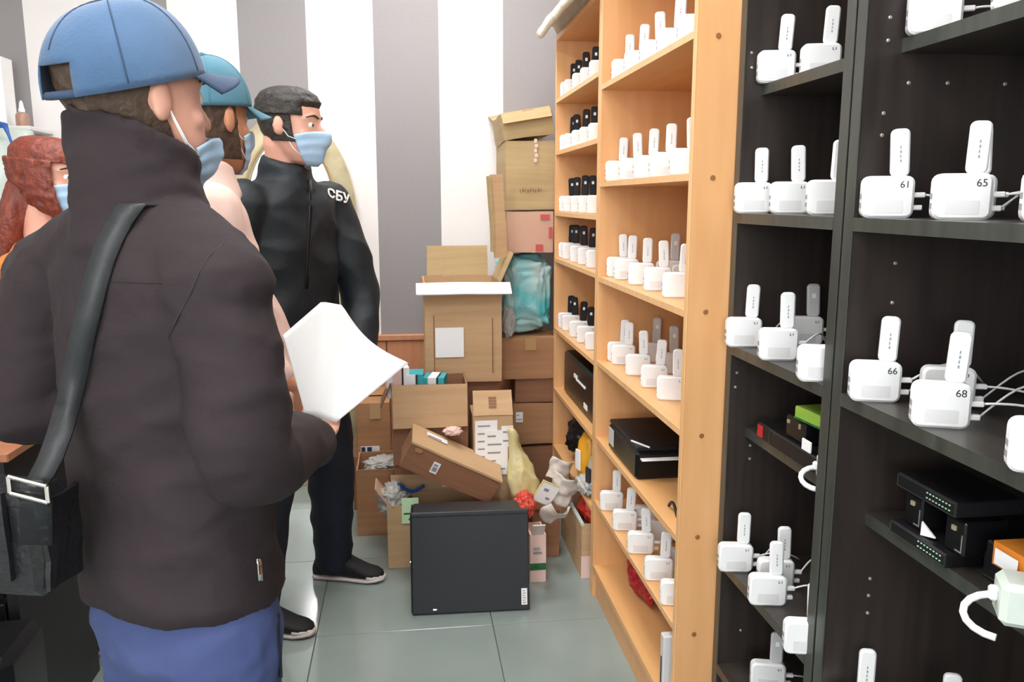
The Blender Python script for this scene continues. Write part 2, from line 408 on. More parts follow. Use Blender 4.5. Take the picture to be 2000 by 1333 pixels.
# ceiling lights (out of the frame, light the room)
lamp_n = 0
for lx, ly, lab in ((-0.75, 0.2, 'square ceiling light nearest the camera over the left of the aisle'), (-0.75, 2.3, 'square ceiling light over the standing people'),
                    (0.15, 1.2, 'square ceiling light over the aisle beside the bookcases'), (0.15, 3.2, 'square ceiling light over the cardboard boxes')):
    t = thing('ceiling_light', lab, 'ceiling light', (lx, ly, ZC), group='square ceiling lights')
    f2 = MB()
    for a, b in (((-0.31, -0.31), (0.31, -0.28)), ((-0.31, 0.28), (0.31, 0.31)), ((-0.31, -0.28), (-0.28, 0.28)), ((0.28, -0.28), (0.31, 0.28))):
        f2.box((a[0], a[1], -0.03), (b[0], b[1], -0.001))
    obj('frame', f2, M['white_frame'], t)
    obj('diffuser', MB().box((-0.28, -0.28, -0.022), (0.28, 0.28, -0.012)), M['lamp'], t)

# ------------------------------------------------------------------ bookcases
OX, OB = 0.63, 1.04      # orange front plane, back
DX, DB = 0.726, 1.05
NEAR_Y = (1.775, 2.662); FAR_Y = (2.666, 3.456)
DL_Y = (1.303, 1.770); DR_Y = (0.47, 1.297)
def bookcase(name, label, y0, y1, xf, xb, top, shelves, pt, st, mside, medge, mshelf, mback, plinth=None, insets={}):
    t = thing(name, label, 'bookcase', ((xf + xb) / 2, (y0 + y1) / 2, 0))
    W = lambda nm, mb, m: obj(nm, mb, m, t, world=True)
    for a, b in ((y0, y0 + pt), (y1 - pt, y1)):
        s = W('side_panel', MB().box((xf + 0.003, a, 0), (xb, b, top)), mside)
        e = obj('edge_band', MB().bbox((xf, a, 0), (xf + 0.003, b, top), 0.0008), medge, s); e.data.transform(wloc(s).inverted())
    W('back_panel', MB().box((xb - 0.006, y0 + pt, plinth[1] if plinth else 0.02), (xb, y1 - pt, top - 0.02)), mback)
    W('top_panel', MB().box((xf, y0 + pt, top - 0.02), (xb - 0.006, y1 - pt, top)), mside)
    if plinth:
        W('plinth', MB().box((xf + 0.012, y0 + pt, 0), (xf + 0.028, y1 - pt, plinth[0])), mside)
        W('bottom_shelf', MB().box((xf, y0 + pt, plinth[0]), (xb - 0.006, y1 - pt, plinth[1])), mshelf)
    for k, z in enumerate(shelves):
        ins = insets.get(k, 0.0)
        s = W('shelf', MB().box((xf + ins + 0.002, y0 + pt, z), (xb - 0.006, y1 - pt, z + st)), mshelf)
        e = obj('edge_band', MB().box((xf + ins, y0 + pt, z), (xf + ins + 0.002, y1 - pt, z + st)), medge, s)
        e.data.transform(wloc(s).inverted())
    return t
N_SH = [1.726, 1.423, 1.116, 0.834, 0.570, 0.341]
F_SH = [1.774, 1.564, 1.316, 1.123, 0.824, 0.559, 0.30]
_a, _b = DL_Y[1] - 0.028, DR_Y[1] - 0.028
D_SH = [PX(1487, 187, _a).z, 1.330, 1.036, PX(1455, 853, _a).z, 0.52]
R_SH = [PX(1761, 104, _b).z, 1.330, 1.036, PX(1690, 1025, _b).z, 0.435]
DL_BOT = PX(1475, 1348, 1.63).z
ST_O, ST_D = 0.016, 0.022
oa = [M['orange_wood'], M['orange_edge'], M['orange_shelf'], M['orange_back']]
near = bookcase('bookcase', 'orange wooden bookcase with wide plain end panel beside the dark bookcases', NEAR_Y[0], NEAR_Y[1], OX, OB, 2.10, N_SH, 0.02, ST_O, *oa, plinth=(0.10, 0.118), insets={4: 0.0})
far = bookcase('bookcase', 'orange wooden bookcase at the far end with cream cloth on top', FAR_Y[0], FAR_Y[1], OX, OB, 2.04, F_SH, 0.02, ST_O, *oa, plinth=None)
da = [M['dark_wood'], M['dark_edge'], M['dark_shelf'], M['dark_wood']]
dl = bookcase('bookcase', 'narrow dark brown bookcase between the orange one and the wider dark one', DL_Y[0], DL_Y[1], DX, DB, 2.10, D_SH, 0.028, ST_D, *da, plinth=(DL_BOT - 0.022, DL_BOT), insets={0: PX(1487, 187, _a).x - DX, 3: PX(1455, 853, _a).x - DX})
dr = bookcase('bookcase', 'dark brown bookcase at the right edge with two black switches inside', DR_Y[0], DR_Y[1], DX, DB, 2.10, R_SH, 0.028, ST_D, *da, plinth=(0.16, 0.182), insets={0: PX(1761, 104, _b).x - DX, 3: PX(1690, 1016, _b).x - DX})
cap_me = MB().slab(0.012, 0.012, 0.003, 0.0059, 0.001).mesh('screw_cap'); cap_me.materials.append(M['screw_cap'])
for px, py in ((1403, 70), (1392, 348), (1378, 610), (1370, 852), (1362, 1050), (1355, 1240)):
    p = PX(px, py, NEAR_Y[0])
    o = bpy.data.objects.new('screw_cap', cap_me); COL.objects.link(o); o.parent = near
    o.location = near.matrix_basis.inverted() @ V((p.x, NEAR_Y[0] - 0.001, p.z - 0.006))
pin_me = MB().slab(0.006, 0.006, 0.004, 0.0029, 0.001).mesh('shelf_pin'); pin_me.materials.append(M['pin'])
def pins(parent, Y, lst):
    for px, py in lst:
        p = PX(px, py, Y); o = bpy.data.objects.new('shelf_pin', pin_me); COL.objects.link(o); o.parent = parent
        o.location = parent.matrix_basis.inverted() @ V((p.x, Y - 0.001, p.z - 0.003))
pins(dr, DR_Y[1] - 0.028, ((1738, 35), (1734, 80), (1725, 222), (1722, 265), (1748, 515), (1742, 592), (1774, 163), (1850, 163), (1962, 165), (1699, 1131), (1696, 1164), (1694, 1198)))
pins(dl, DL_Y[1] - 0.028, ((1468, 104), (1468, 133), (1439, 729), (1436, 757), (1465, 871), (1464, 897), (1446, 1232)))

# ------------------------------------------------------------------ routers
CW, CH, CT = 0.077, 0.066, 0.026
case_me = MB().slab(CW, CH, CT, 0.012, 0.004).mesh('case'); shade_auto(case_me, 35); case_me.materials.append(M['white_plastic'])
dg_me = MB().slab(0.028, 0.074, 0.012, 0.0085, 0.003).mesh('usb_modem'); shade_auto(dg_me, 35)
dgs = {}
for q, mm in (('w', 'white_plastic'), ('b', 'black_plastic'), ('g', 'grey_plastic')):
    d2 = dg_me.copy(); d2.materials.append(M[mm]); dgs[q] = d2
lab_me = MB().slab(0.044, 0.020, 0.0006, 0.002, 0.0002).mesh('label'); lab_me.materials.append(M['label_grey'])
dot_me = MB().slab(0.009, 0.011, 0.0006, 0.002, 0.0002).mesh('sticker'); dot_me.materials.append(M['paper'])
mk = MB()
for k, (x, z, a, b) in enumerate(((-0.003, 0.002, .0012, .005), (-0.0015, 0.0, .003, .001), (0.003, 0.002, .0012, .005))):
    mk.box((x - a / 2, -0.0003, z - b / 2), (x + a / 2, 0.0003, z + b / 2))
mark_me = mk.mesh('pen_mark'); mark_me.materials.append(M['ink'])
pr = MB()
for k in range(4): pr.box((-0.0012, -0.0003, k * 0.007), (0.0012 - 0.0006 * (k % 2), 0.0003, k * 0.007 + 0.0045))
print_me = pr.mesh('printed_line'); print_me.materials.append(M['print'])
pt_me = MB().box((-0.0005, -0.006, 0), (0.0005, 0.006, 0.008)).mesh('port'); pt_me.materials.append(M['print'])
plug_me = MB().bbox((0, -0.005, -0.004), (0.018, 0.005, 0.004), 0.0015).mesh('cable_plug'); plug_me.materials.append(M['white_plastic'])
def link(name, me, parent, loc=(0, 0, 0), rot=(0, 0, 0)):
    o = bpy.data.objects.new(name, me); COL.objects.link(o); o.parent = parent; o.location = loc; o.rotation_euler = rot; return o
def text_mesh(s, size, depth=0.0006, bold=0.0):
    cu = bpy.data.curves.new('txt', 'FONT'); cu.body = s; cu.size = size; cu.extrude = depth / 2; cu.offset = bold; cu.align_x = 'CENTER'
    o = bpy.data.objects.new('txt', cu); COL.objects.link(o)
    dg = bpy.context.evaluated_depsgraph_get(); dg.update()
    me = bpy.data.meshes.new_from_object(o.evaluated_get(dg)); bpy.data.objects.remove(o); bpy.data.curves.remove(cu)
    me.materials.clear(); return me
RNG = random.Random(3)
def router(p, ang, label, group, stick='w', number=None, cable=None, tilt=0.0, lab=True, seed=0, dongle_h=1.0):
    """p: bottom centre of the front face; ang: heading of the face (radians right of the aisle direction)"""
    n = V((-math.sin(ang), -math.cos(ang), 0))
    loc = V(p) - n * (CT / 2)
    t = thing('wireless_router', label, 'router', loc, -ang, group)
    link('case', case_me, t)
    if lab: link('label_plate', lab_me, t, (0.0, -CT / 2 - 0.0002, 0.008))
    if number:
        tm = text_mesh(number, 0.015); tm.materials.append(M['ink'])
        link('pen_number', tm, t, (CW * 0.30, -CT / 2 - 0.0003, CH * 0.72), (PI / 2, 0, 0))
    else: link('pen_mark', mark_me, t, (CW * 0.30, -CT / 2 - 0.0003, CH * 0.80))
    for k in (0.016, 0.03): link('port', pt_me, t, (-CW / 2 - 0.0002, 0, k))
    if stick:
        d = link('usb_modem', dgs[stick], t, (CW * 0.22, 0.001, CH - 0.001), (0, 0.05 * math.sin(seed * 2.3), tilt))
        d.scale = (1, 1, dongle_h)
        if stick == 'b' or stick == 'g': link('sticker', dot_me, d, (0, -0.0062, 0.042))
        else: link('printed_line', print_me, d, (0, -0.0062, 0.022))
    if cable:
        pl = link('cable_plug', plug_me, t, (CW / 2, 0, CH * 0.55))
        mb = MB(); pts = []
        for u in range(13):
            q = u / 12
            pts.append((0.016 + cable[0] * q, cable[1] * q * q, cable[2] * math.sin(PI * q) - (CH * 0.50) * q * q * (1 if cable[2] <= 0 else 0.6)))
        mb.tube(pts, 0.0019, 6); obj('cable', mb, M['white_plastic'], pl, smooth=True)
        pl2 = link('cable_plug', plug_me, t, (CW / 2, 0, CH * 0.25)); pl2.scale = (0.8, 1, 1)
        if abs(cable[0]) > 0.09:
            mb = MB(); pts = []
            for u in range(17):
                q = u / 16
                pts.append((0.016 + cable[0] * 0.9 * math.sin(q * 2.2), 0.02 * q + 0.09 * q * q, 0.05 * math.sin(PI * q * 1.4) - 0.012 * q))
            mb.tube(pts, 0.0017, 6); obj('cable', mb, M['grey_plastic'], pl2, smooth=True)
    return t
def heading(x, delta=10): return YAW + math.atan((x - 1000) / F_PX) - math.radians(delta)
ORD = ['first', 'second', 'third', 'fourth', 'fifth', 'sixth', 'seventh']
SHN = ['top shelf in view', 'second shelf down', 'third shelf down', 'fourth shelf down', 'fifth shelf down', 'lowest router shelf']
# far orange bookcase: five shelves of five routers with black modems
for s in range(5):
    z = F_SH[s] + ST_O
    for k, x in enumerate((1086.5, 1099, 1114, 1129, 1146)):
        X = OX + 0.012 + 0.002 * (k % 2)
        xc = x + 10 + k * 0.8
        p = onX(x + 1, 395, X); ang = heading(x, 4)
        p = V((p.x, p.y, z)) + V((math.cos(ang), -math.sin(ang), 0)) * CW / 2
        p.y = min(max(p.y, FAR_Y[0] + 0.05), FAR_Y[1] - 0.022 - 0.03)
        router(p, ang, '%s router from the far end with black modem, %s, far orange bookcase' % (ORD[k], SHN[s].replace(' in view', '')),
               'routers with black modems', 'b', seed=k + s, lab=False, dongle_h=1.0 + 0.03 * ((k * 7 + s * 3) % 3))
# near orange bookcase
NB = {0: [1190, 1214, 1243, 1275, 1313], 1: [1182, 1209, 1236, 1267, 1306], 2: [1180, 1203, 1231, 1262, 1299], 3: [1176, 1201, 1229.5, 1261, 1294]}
for s, xs in NB.items():
    z = N_SH[s] + ST_O
    for k, x in enumerate(xs):
        ins = {0: 0.012, 1: 0.012, 2: 0.022, 3: 0.03}[s]
        p = onX(x, 395, OX + ins)
        ang = heading(x + 20, 6 if s < 3 else 3)
        p = V((p.x, p.y, z)) + V((math.cos(ang), -math.sin(ang), 0)) * CW / 2
        p.y = min(max(p.y, NEAR_Y[0] + 0.04), NEAR_Y[1] - 0.055)
        router(p, ang, '%s white-modem router from the far end, %s, near orange bookcase' % (ORD[k], SHN[s].replace(' in view', '')),
               'routers with white modems on the orange bookcase', 'w', seed=k + s, lab=(k % 2 == 1))
for s, px, nm in ((2, 1306, 'left'), (2, 1338, 'right'), (3, 1277, 'left'), (3, 1311, 'right')):
    z = N_SH[s] + ST_O
    p = onX(px - 20, 395, OX + 0.13); ang = heading(px, 6)
    p = V((p.x, p.y, z)) + V((math.cos(ang), -math.sin(ang), 0)) * CW / 2
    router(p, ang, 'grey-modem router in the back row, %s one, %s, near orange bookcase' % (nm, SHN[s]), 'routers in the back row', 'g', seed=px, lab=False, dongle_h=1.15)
for k, (x0, x1, yb) in enumerate(((1169, 1211, 1000), (1196, 1241, 1039), (1222, 1269, 1085), (1254, 1306, 1138), (1285, 1333, 1187))):
    xc = (x0 + x1) / 2
    p = onZ(xc, yb, N_SH[5] + ST_O); p.x = max(p.x, OX + 0.034)
    router(p, heading(xc, 4), '%s white router from the far end, lowest router shelf, near orange bookcase' % ORD[k],
           'routers on the lowest orange shelf', 'w', seed=k, lab=True, cable=(0.06, 0.08, 0.0) if k in (1, 2) else None)
for k, (px, py) in enumerate(((1262, 1000), (1292, 1030), (1322, 1090))):
    p = onZ(px, py + 30, N_SH[5] + ST_O); p.x = min(p.x, OB - 0.12)
    router(p, heading(px, 4), '%s shaded back-row router from the far end, lowest orange router shelf' % ORD[k], 'shaded routers at the back', None, lab=False)

# dark bookcases: (x0, x1, yb, shelf, number, stick, cable, X inset, label words)
DK = [
 (dl, 1478, 1556, 165, 0, None, 'w', (0.05, 0.03, 0.0), 0.80, 'white router with upright modem, left one, top shelf, narrow dark bookcase'),
 (dl, 1563, 1646, 138, 0, None, 'w', None, 0.80, 'white router with modem, beside the divider, top shelf, narrow dark bookcase'),
 (dl, 1434, 1505, 417, 1, None, 'w', None, 0.75, 'white router, leftmost of three, second shelf, narrow dark bookcase'),
 (dl, 1503, 1577, 418, 1, None, 'w', None, 0.75, 'white router, middle of three, second shelf, narrow dark bookcase'),
 (dl, 1574, 1650, 420, 1, None, 'w', None, 0.75, 'white router, against the divider, second shelf, narrow dark bookcase'),
 (dl, 1413, 1485, 678, 2, None, 'w', (0.10, 0.04, 0.01), None, 'white router, leftmost, third shelf, narrow dark bookcase'),
 (dl, 1481, 1560, 706, 2, None, 'w', (0.07, 0.10, 0.02), None, 'white router, second from left, third shelf, narrow dark bookcase'),
 (dl, 1563, 1640, 748, 2, None, None, None, None, 'router without modem cut by the divider, third shelf, narrow dark bookcase'),
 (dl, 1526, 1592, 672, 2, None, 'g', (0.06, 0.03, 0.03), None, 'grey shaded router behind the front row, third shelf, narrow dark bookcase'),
 (dl, 1404, 1470, 1120, 4, None, 'w', (0.10, 0.03, 0.01), None, 'white router with cable, leftmost, low shelf, narrow dark bookcase'),
 (dl, 1462, 1537, 1186, 4, None, 'w', (0.08, 0.02, 0.01), None, 'white router, second from left, low shelf, narrow dark bookcase'),
 (dl, 1480, 1550, 1152, 4, None, 'w', (0.06, 0.05, 0.03), None, 'white router peeking out behind another, low shelf, narrow dark bookcase'),
 (dl, 1533, 1612, 1282, 4, None, 'w', None, None, 'white router nearest the divider, low shelf, narrow dark bookcase'),
 (dr, 1770, 1876, 72, 0, None, 'w', (0.07, 0.0, 0.004), 0.80, 'white router, left one, top shelf, right-hand dark bookcase'),
 (dr, 1937, 2045, 30, 0, None, 'w', None, 0.80, 'router cut by the picture corner, top shelf, right-hand dark bookcase'),
 (dr, 1680, 1788, 425, 1, '61', 'w', (0.06, 0.02, 0.0), 0.765, 'white router marked 61 in pen, first one right of the dark divider'),
 (dr, 1817, 1937, 430, 1, '65', 'w', (0.16, 0.02, 0.004), 0.755, 'large white router marked 65 in pen, in front of another router'),
 (dr, 1657, 1760, 787, 2, '66', 'w', (0.14, 0.09, 0.03), None, 'white router marked 66 in pen, left end of its dark shelf'),
 (dr, 1777, 1896, 838, 2, '68', 'w', (0.13, 0.0, 0.004), None, 'white router marked 68 in pen, middle of the shelf with cables'),
 (dr, 1797, 1902, 800, 2, None, 'w', (0.13, 0.02, 0.0), None, 'router mostly hidden behind another on the shelf with cables'),
 (dr, 1977, 2100, 930, 2, None, 'w', None, None, 'tall router at the right picture edge on the shelf with many cables'),
]
for (par, x0, x1, yb, sh, num, st, cab, X, lb) in DK:
    z = (D_SH if par is dl else R_SH)[sh] + ST_D
    xc = (x0 + x1) / 2; ang = heading(xc, 13)
    if X is None: p = onZ(xc, yb, z)
    else:
        lim = (_a if par is dl else _b) - 0.03
        p = onX(x0 + 2, yb, X)
        if p.y > lim: p = PX(x0 + 2, yb, lim)
        p.z = z; p = p + V((math.cos(ang), -math.sin(ang), 0)) * CW / 2
    lo, hi = (DL_Y if par is dl else DR_Y)
    p.y = min(p.y, hi - 0.028 - 0.035)
    router(p, ang, lb, 'routers on the dark bookcases', st, num, cab, seed=xc, lab=True)
# second router hidden behind 65, one in shade at the bottom, and those at the bottom edge
b65 = onX(1850, 425, 0.79); b65.z = R_SH[1] + ST_D
router(b65 + V((0.045, 0.02, 0)), heading(1880, 13), 'half hidden router squeezed behind the large one on the second shelf', 'routers on the dark bookcases', 'w', '2', (0.12, 0.02, 0.01), seed=2)
p = onX(1995, 425, 0.775); p.z = R_SH[1] + ST_D
router(p + V((0.033, -0.02, 0)), heading(1995, 13), 'sliver of a router at the right picture edge, second shelf', 'routers on the dark bookcases', None, None, None)
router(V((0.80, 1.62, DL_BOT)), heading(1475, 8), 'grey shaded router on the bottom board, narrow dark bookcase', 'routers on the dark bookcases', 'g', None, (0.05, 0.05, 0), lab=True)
z6 = R_SH[4] + ST_D
p = onZ(1668, 1425, z6); p.y = min(p.y, _b - 0.03); p.x = max(p.x, DX + 0.035)
router(p, heading(1670, 13), 'white router at the bottom edge with tall modem, lowest dark shelf', 'routers on the dark bookcases', 'w', None, (0.12, 0.02, 0.03), dongle_h=1.1)
p = onZ(1830, 1470, z6); p.x = max(p.x, DX + 0.05)
router(p, heading(1840, 13), 'white router with modem and looping cable, right end of the lowest dark shelf', 'routers on the dark bookcases', 'w', None, (0.13, 0.02, 0.05))

# ------------------------------------------------------------------ cartons and clutter
def warp(me, amp, sc=7.0, seed=0):
    o = V((seed * 1.3, seed * 2.1, seed * 0.7))
    for v in me.vertices:
        q = v.co * sc + o
        v.co += V((noise.noise(q), noise.noise(q + V((9, 0, 0))), noise.noise(q + V((0, 9, 0))))) * amp
    me.update(); return me
def gbox(mb, lo, hi, n=4):
    """box with every face divided n x n, for dents and wear"""
    lo, hi = V(lo), V(hi); d = hi - lo
    for ax in range(3):
        u, w2 = (ax + 1) % 3, (ax + 2) % 3
        for side in (0, 1):
            def fn(a, b):
                p = V((0, 0, 0)); p[ax] = lo[ax] + d[ax] * side; p[u] = lo[u] + d[u] * a; p[w2] = lo[w2] + d[w2] * b; return p
            mb.grid(fn, n, n)
    return mb
def gbox_mesh(name, lo, hi, amp=0.004, seed=0, n=5, r=0.0):
    mb = gbox(MB(), lo, hi, n); me = mb.mesh(name, recalc=False)
    bm = bmesh.new(); bm.from_mesh(me); bmesh.ops.remove_doubles(bm, verts=bm.verts[:], dist=1e-5); bmesh.ops.recalc_face_normals(bm, faces=bm.faces[:]); bm.to_mesh(me); bm.free()
    return warp(me, amp, seed=seed)
CN = [0]
def carton(label, x0, y0, x1, y1, Y, depth, m='card_brown', rz=0.0, open_top=False, flaps=(), labels=(), tape=True, group='cardboard boxes in the heap', zb=None, zt=None, name='cardboard_box', cat='box', roll=0.0, amp=0.004):
    """front face given by its corners in the plane at distance Y; labels: (u0, v0, u1, v1, material) on the front face"""
    CN[0] += 1
    a = PX(x0, y1, Y); b = PX(x1, y0, Y)
    wd = PX(x1, (y0 + y1) / 2, Y).x - PX(x0, (y0 + y1) / 2, Y).x
    z0 = zb if zb is not None else a.z
    z1 = zt if zt is not None else b.z
    ht = z1 - z0
    t = thing(name, label, cat, ((PX(x0, (y0 + y1) / 2, Y).x + PX(x1, (y0 + y1) / 2, Y).x) / 2, Y + depth / 2, z0), rz, group, rot=(0, roll, rz))
    w2, d2 = wd / 2, depth / 2
    if not open_top:
        obj('body', gbox_mesh('body', (-w2, -d2, 0), (w2, d2, ht), amp, CN[0]), M[m], t)
        obj('seam', MB().box((-w2 + 0.006, -0.0015, ht - 0.002), (w2 - 0.006, 0.0015, ht + 0.0015)), M['card_dark'], t)
        if tape:
            obj('tape', MB().box((w2 * 0.1 - 0.024, -d2 - amp - 0.001, ht * 0.70), (w2 * 0.1 + 0.024, -d2 - amp, ht)), M['tape'], t)
            obj('tape', MB().box((-w2 + 0.01, -0.024, ht + amp), (w2 - 0.01, 0.024, ht + amp + 0.0008)), M['tape'], t)
    else:
        th = 0.006
        mb = MB()
        gb = lambda lo, hi: gbox(mb, lo, hi, 3)
        gb((-w2, -d2, 0), (w2, -d2 + th, ht)); gb((-w2, d2 - th, 0), (w2, d2, ht)); gb((-w2, -d2 + th, 0), (-w2 + th, d2 - th, ht)); gb((w2 - th, -d2 + th, 0), (w2, d2 - th, ht))
        gb((-w2 + th, -d2 + th, 0), (w2 - th, d2 - th, 0.008))
        me = mb.mesh('body'); warp(me, amp * 0.6, seed=CN[0]); obj('body', me, M[m], t)
    for fl_ in flaps:
        side, length, angd, fm = fl_[:4]; trim = fl_[4] if len(fl_) > 4 else 0.0
        ln = (wd if side in 'fb' else depth) - 0.004 - 2 * trim
        mb = MB(); th = 0.005
        # flap in its own frame: hinge along x, stretching to +y, hinged at z = 0
        gbox(mb, (-ln / 2, 0, 0), (ln / 2, length, th), 4)
        a2 = math.radians(angd)      # 0 = flat outward, 90 = upright, negative = hanging down
        if side == 'f': mt = Matrix.Translation((0, -d2, ht)) @ Matrix.Rotation(PI, 4, 'Z') @ Matrix.Rotation(a2, 4, 'X')
        if side == 'b': mt = Matrix.Translation((0, d2, ht)) @ Matrix.Rotation(a2, 4, 'X')
        if side == 'l': mt = Matrix.Translation((-w2, 0, ht)) @ Matrix.Rotation(PI / 2, 4, 'Z') @ Matrix.Rotation(a2, 4, 'X')
        if side == 'r': mt = Matrix.Translation((w2, 0, ht)) @ Matrix.Rotation(-PI / 2, 4, 'Z') @ Matrix.Rotation(a2, 4, 'X')
        me = mb.mesh('flap'); warp(me, 0.003, seed=CN[0] + ord(side)); me.transform(mt)
        f = obj('flap', me, M[fm], t)
        if fm == 'paper': f['label'] = 'white paper-faced flap'
    for li, lb in enumerate(labels):
        u0, v0, u1, v1, lm = lb[:5]
        q = obj('label_sticker', MB().box((-w2 + wd * u0, -d2 - amp - 0.0022 - 0.0022 * li, ht * v0), (-w2 + wd * u1, -d2 - amp - 0.0002 - 0.0022 * li, ht * v1)), M[lm], t)
        if len(lb) > 5:       # rows of small print
            mb = MB(); rows = lb[5]
            for k in range(rows):
                zz = ht * (v0 + (v1 - v0) * (k + 0.6) / (rows + 0.4)); hh = ht * (v1 - v0) / (rows + 0.4) * 0.2
                xa = -w2 + wd * (u0 + (u1 - u0) * 0.12); xb = -w2 + wd * (u0 + (u1 - u0) * (0.88 - 0.2 * ((k * 5) % 3)))
                mb.box((xa, -d2 - amp - 0.0026 - 0.0022 * li, zz), (xb, -d2 - amp - 0.0021 - 0.0022 * li, zz + hh))
            obj('print', mb, M['print'], q)
    return t
def crumple(name, c, r, m, amp=0.35, sc=6.0, seed=0, squash=None, parent=None, sub=5, stuff=False):
    bm = bmesh.new(); bmesh.ops.create_icosphere(bm, subdivisions=sub, radius=1.0)
    o = V((seed * 3.7, seed * 1.9, seed * 2.3))
    for v in bm.verts:
        d = v.co.normalized()
        q = d * sc * 0.5 + o
        k = 1 + amp * (noise.noise(q * 0.7) * 0.8 + (abs(noise.noise(q * 1.6)) - 0.25) * 1.0 + 0.35 * abs(noise.noise(q * 3.7)))
        if squash: e = squash; d = V([(abs(x) ** e) * (1 if x >= 0 else -1) for x in d])
        v.co = V((d.x * r[0] * k, d.y * r[1] * k, d.z * r[2] * k))
    zmin = min(v.co.z for v in bm.verts)
    me = bpy.data.meshes.new(name); bm.to_mesh(me); bm.free()
    me.polygons.foreach_set('use_smooth', [True] * len(me.polygons))
    ob = obj(name, me, M[m], parent)
    ob.location = c
    return ob
# --- right-hand stack against the end of the orange bookcase
YS = 3.50
z_of = lambda y, Y: PX(1000, y, Y).z
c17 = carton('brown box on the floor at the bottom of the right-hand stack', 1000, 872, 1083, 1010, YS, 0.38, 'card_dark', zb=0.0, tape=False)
zt17 = z_of(872, YS)
c10b = carton('brown box with small white label, second from the bottom of the right-hand stack', 1003, 792, 1084, 870, YS, 0.38, 'card_brown', zb=zt17 + 0.006, labels=((0.05, 0.55, 0.22, 0.80, 'paper', 2),), zt=z_of(790, YS), tape=False)
c10a = carton('thin dark brown box with torn edge, third from the bottom of the right-hand stack', 1006, 744, 1084, 786, YS, 0.38, 'card_dark', zb=z_of(790, YS) + 0.006, zt=z_of(742, YS), tape=False)
c6 = carton('tan brown box with taped strips directly under the turquoise bag', 978, 657, 1083, 738, YS - 0.02, 0.40, 'card_brown', zb=z_of(742, YS) + 0.006, zt=z_of(660, YS), tape=True)
zb6 = z_of(660, YS) + 0.006
# turquoise bag
zt_bag = z_of(500, YS)
bag = crumple('plastic_bag', ((PX(984, 580, YS).x + PX(1082, 580, YS).x) / 2, YS + 0.17, (zb6 + zt_bag) / 2), (0.112, 0.15, (zt_bag - zb6) / 2 * 0.90), 'teal_bag', 0.2, 5, 3, squash=0.45)
tag(bag, 'turquoise and white plastic bag stuffed into the right-hand box stack', 'bag')
ci = 0
wb = crumple('plastic_bag', (PX(992, 625, YS).x, YS - 0.035, zb6 + 0.066), (0.028, 0.026, 0.062), 'poly', 0.3, 6, 8)
tag(wb, 'small white plastic bundle tucked beside the turquoise bag', 'bag')
c3 = carton('pinkish box with torn red printed corner above the turquoise bag', 990, 417, 1080, 498, YS, 0.36, 'card_pink', zb=zt_bag + 0.012, zt=z_of(414, YS), tape=False, labels=((0.72, 0.80, 0.92, 0.93, 'red_print'), (0.62, 0.04, 0.78, 0.20, 'red_print'), (0.90, 0.35, 0.98, 0.62, 'red_print')))
c2 = carton('tan box with handwriting and a torn strip, second from the top of the stack', 988, 277, 1083, 413, YS, 0.36, 'card_olive', zb=z_of(414, YS) + 0.006, zt=z_of(276, YS), tape=False)
mb = MB()
for k in range(9):
    xx = -0.045 + k * 0.011; mb.box((xx, -0.1872, 0.072 + 0.004 * (k % 3)), (xx + 0.003, -0.1858, 0.088 + 0.003 * ((k * 2) % 3)))
    if k % 2: mb.box((xx, -0.1872, 0.080), (xx + 0.009, -0.1858, 0.083))
obj('handwriting', mb, M['card_dark'], c2)
mb = MB()
for k in range(5): mb.box((0.015 + 0.003 * (k % 2), -0.188, 0.20 + k * 0.02), (0.027 + 0.004 * (k % 2), -0.1858, 0.216 + k * 0.02))
obj('torn_strip', mb, M['pink_label'], c2)
c1 = carton('olive tan box lying askew on top of the right-hand stack', 986, 205, 1083, 262, YS, 0.34, 'card_olive', zb=z_of(268, YS), zt=z_of(215, YS), roll=-0.17, tape=True, flaps=(('f', 0.05, -60, 'card_olive'), ('b', 0.16, 12, 'card_olive')), amp=0.007)
p = PX(978, 425, YS - 0.06)
t = thing('cardboard_sheet', 'folded cardboard strip leaning upright against the left of the stack', 'cardboard', (p.x, p.y, z_of(500, YS - 0.06) - 0.01), 0.2, rot=(0.0, -0.06, 0.25))
obj('sheet', gbox_mesh('sheet', (-0.028, -0.006, 0), (0.028, 0.006, 0.345), 0.004, 4), M['card_tan'], t)
obj('fold', gbox_mesh('fold', (-0.036, -0.012, 0.03), (-0.026, 0.02, 0.34), 0.004, 5), M['card_olive'], t)

# --- middle stack
YM = 3.315
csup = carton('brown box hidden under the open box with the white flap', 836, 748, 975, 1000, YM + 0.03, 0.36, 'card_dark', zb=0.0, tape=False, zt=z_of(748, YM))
c5 = carton('open tan box with white front flap and white label in the middle of the heap', 830, 553, 980, 745, YM, 0.34, 'card_tan', zb=z_of(748, YM) + 0.008, zt=z_of(553, YM), open_top=True,
            flaps=(('b', 0.135, 78, 'card_olive', 0.02), ('r', 0.13, 66, 'card_olive', 0.02), ('f', 0.075, -32, 'paper', -0.035), ('l', 0.05, -70, 'card_brown', 0.03)), labels=((0.13, 0.26, 0.50, 0.56, 'paper'),))
mb = MB()
for u, a0, a1 in ((0.11, 0.12, 0.76), (0.87, 0.10, 0.72)):
    hw = (PX(980, 660, YM).x - PX(830, 660, YM).x)
    mb.box((-hw / 2 + hw * u, -0.1765, 0.37 * a0), (-hw / 2 + hw * u + 0.004, -0.1735, 0.37 * a1))
obj('crease', mb, M['card_dark'], c5)
YC = 3.10
c8s = carton('brown box supporting the tan box left of the middle', 772, 905, 912, 1010, YC + 0.02, 0.19, 'card_dark', zb=0.0, tape=False, zt=z_of(903, YC))
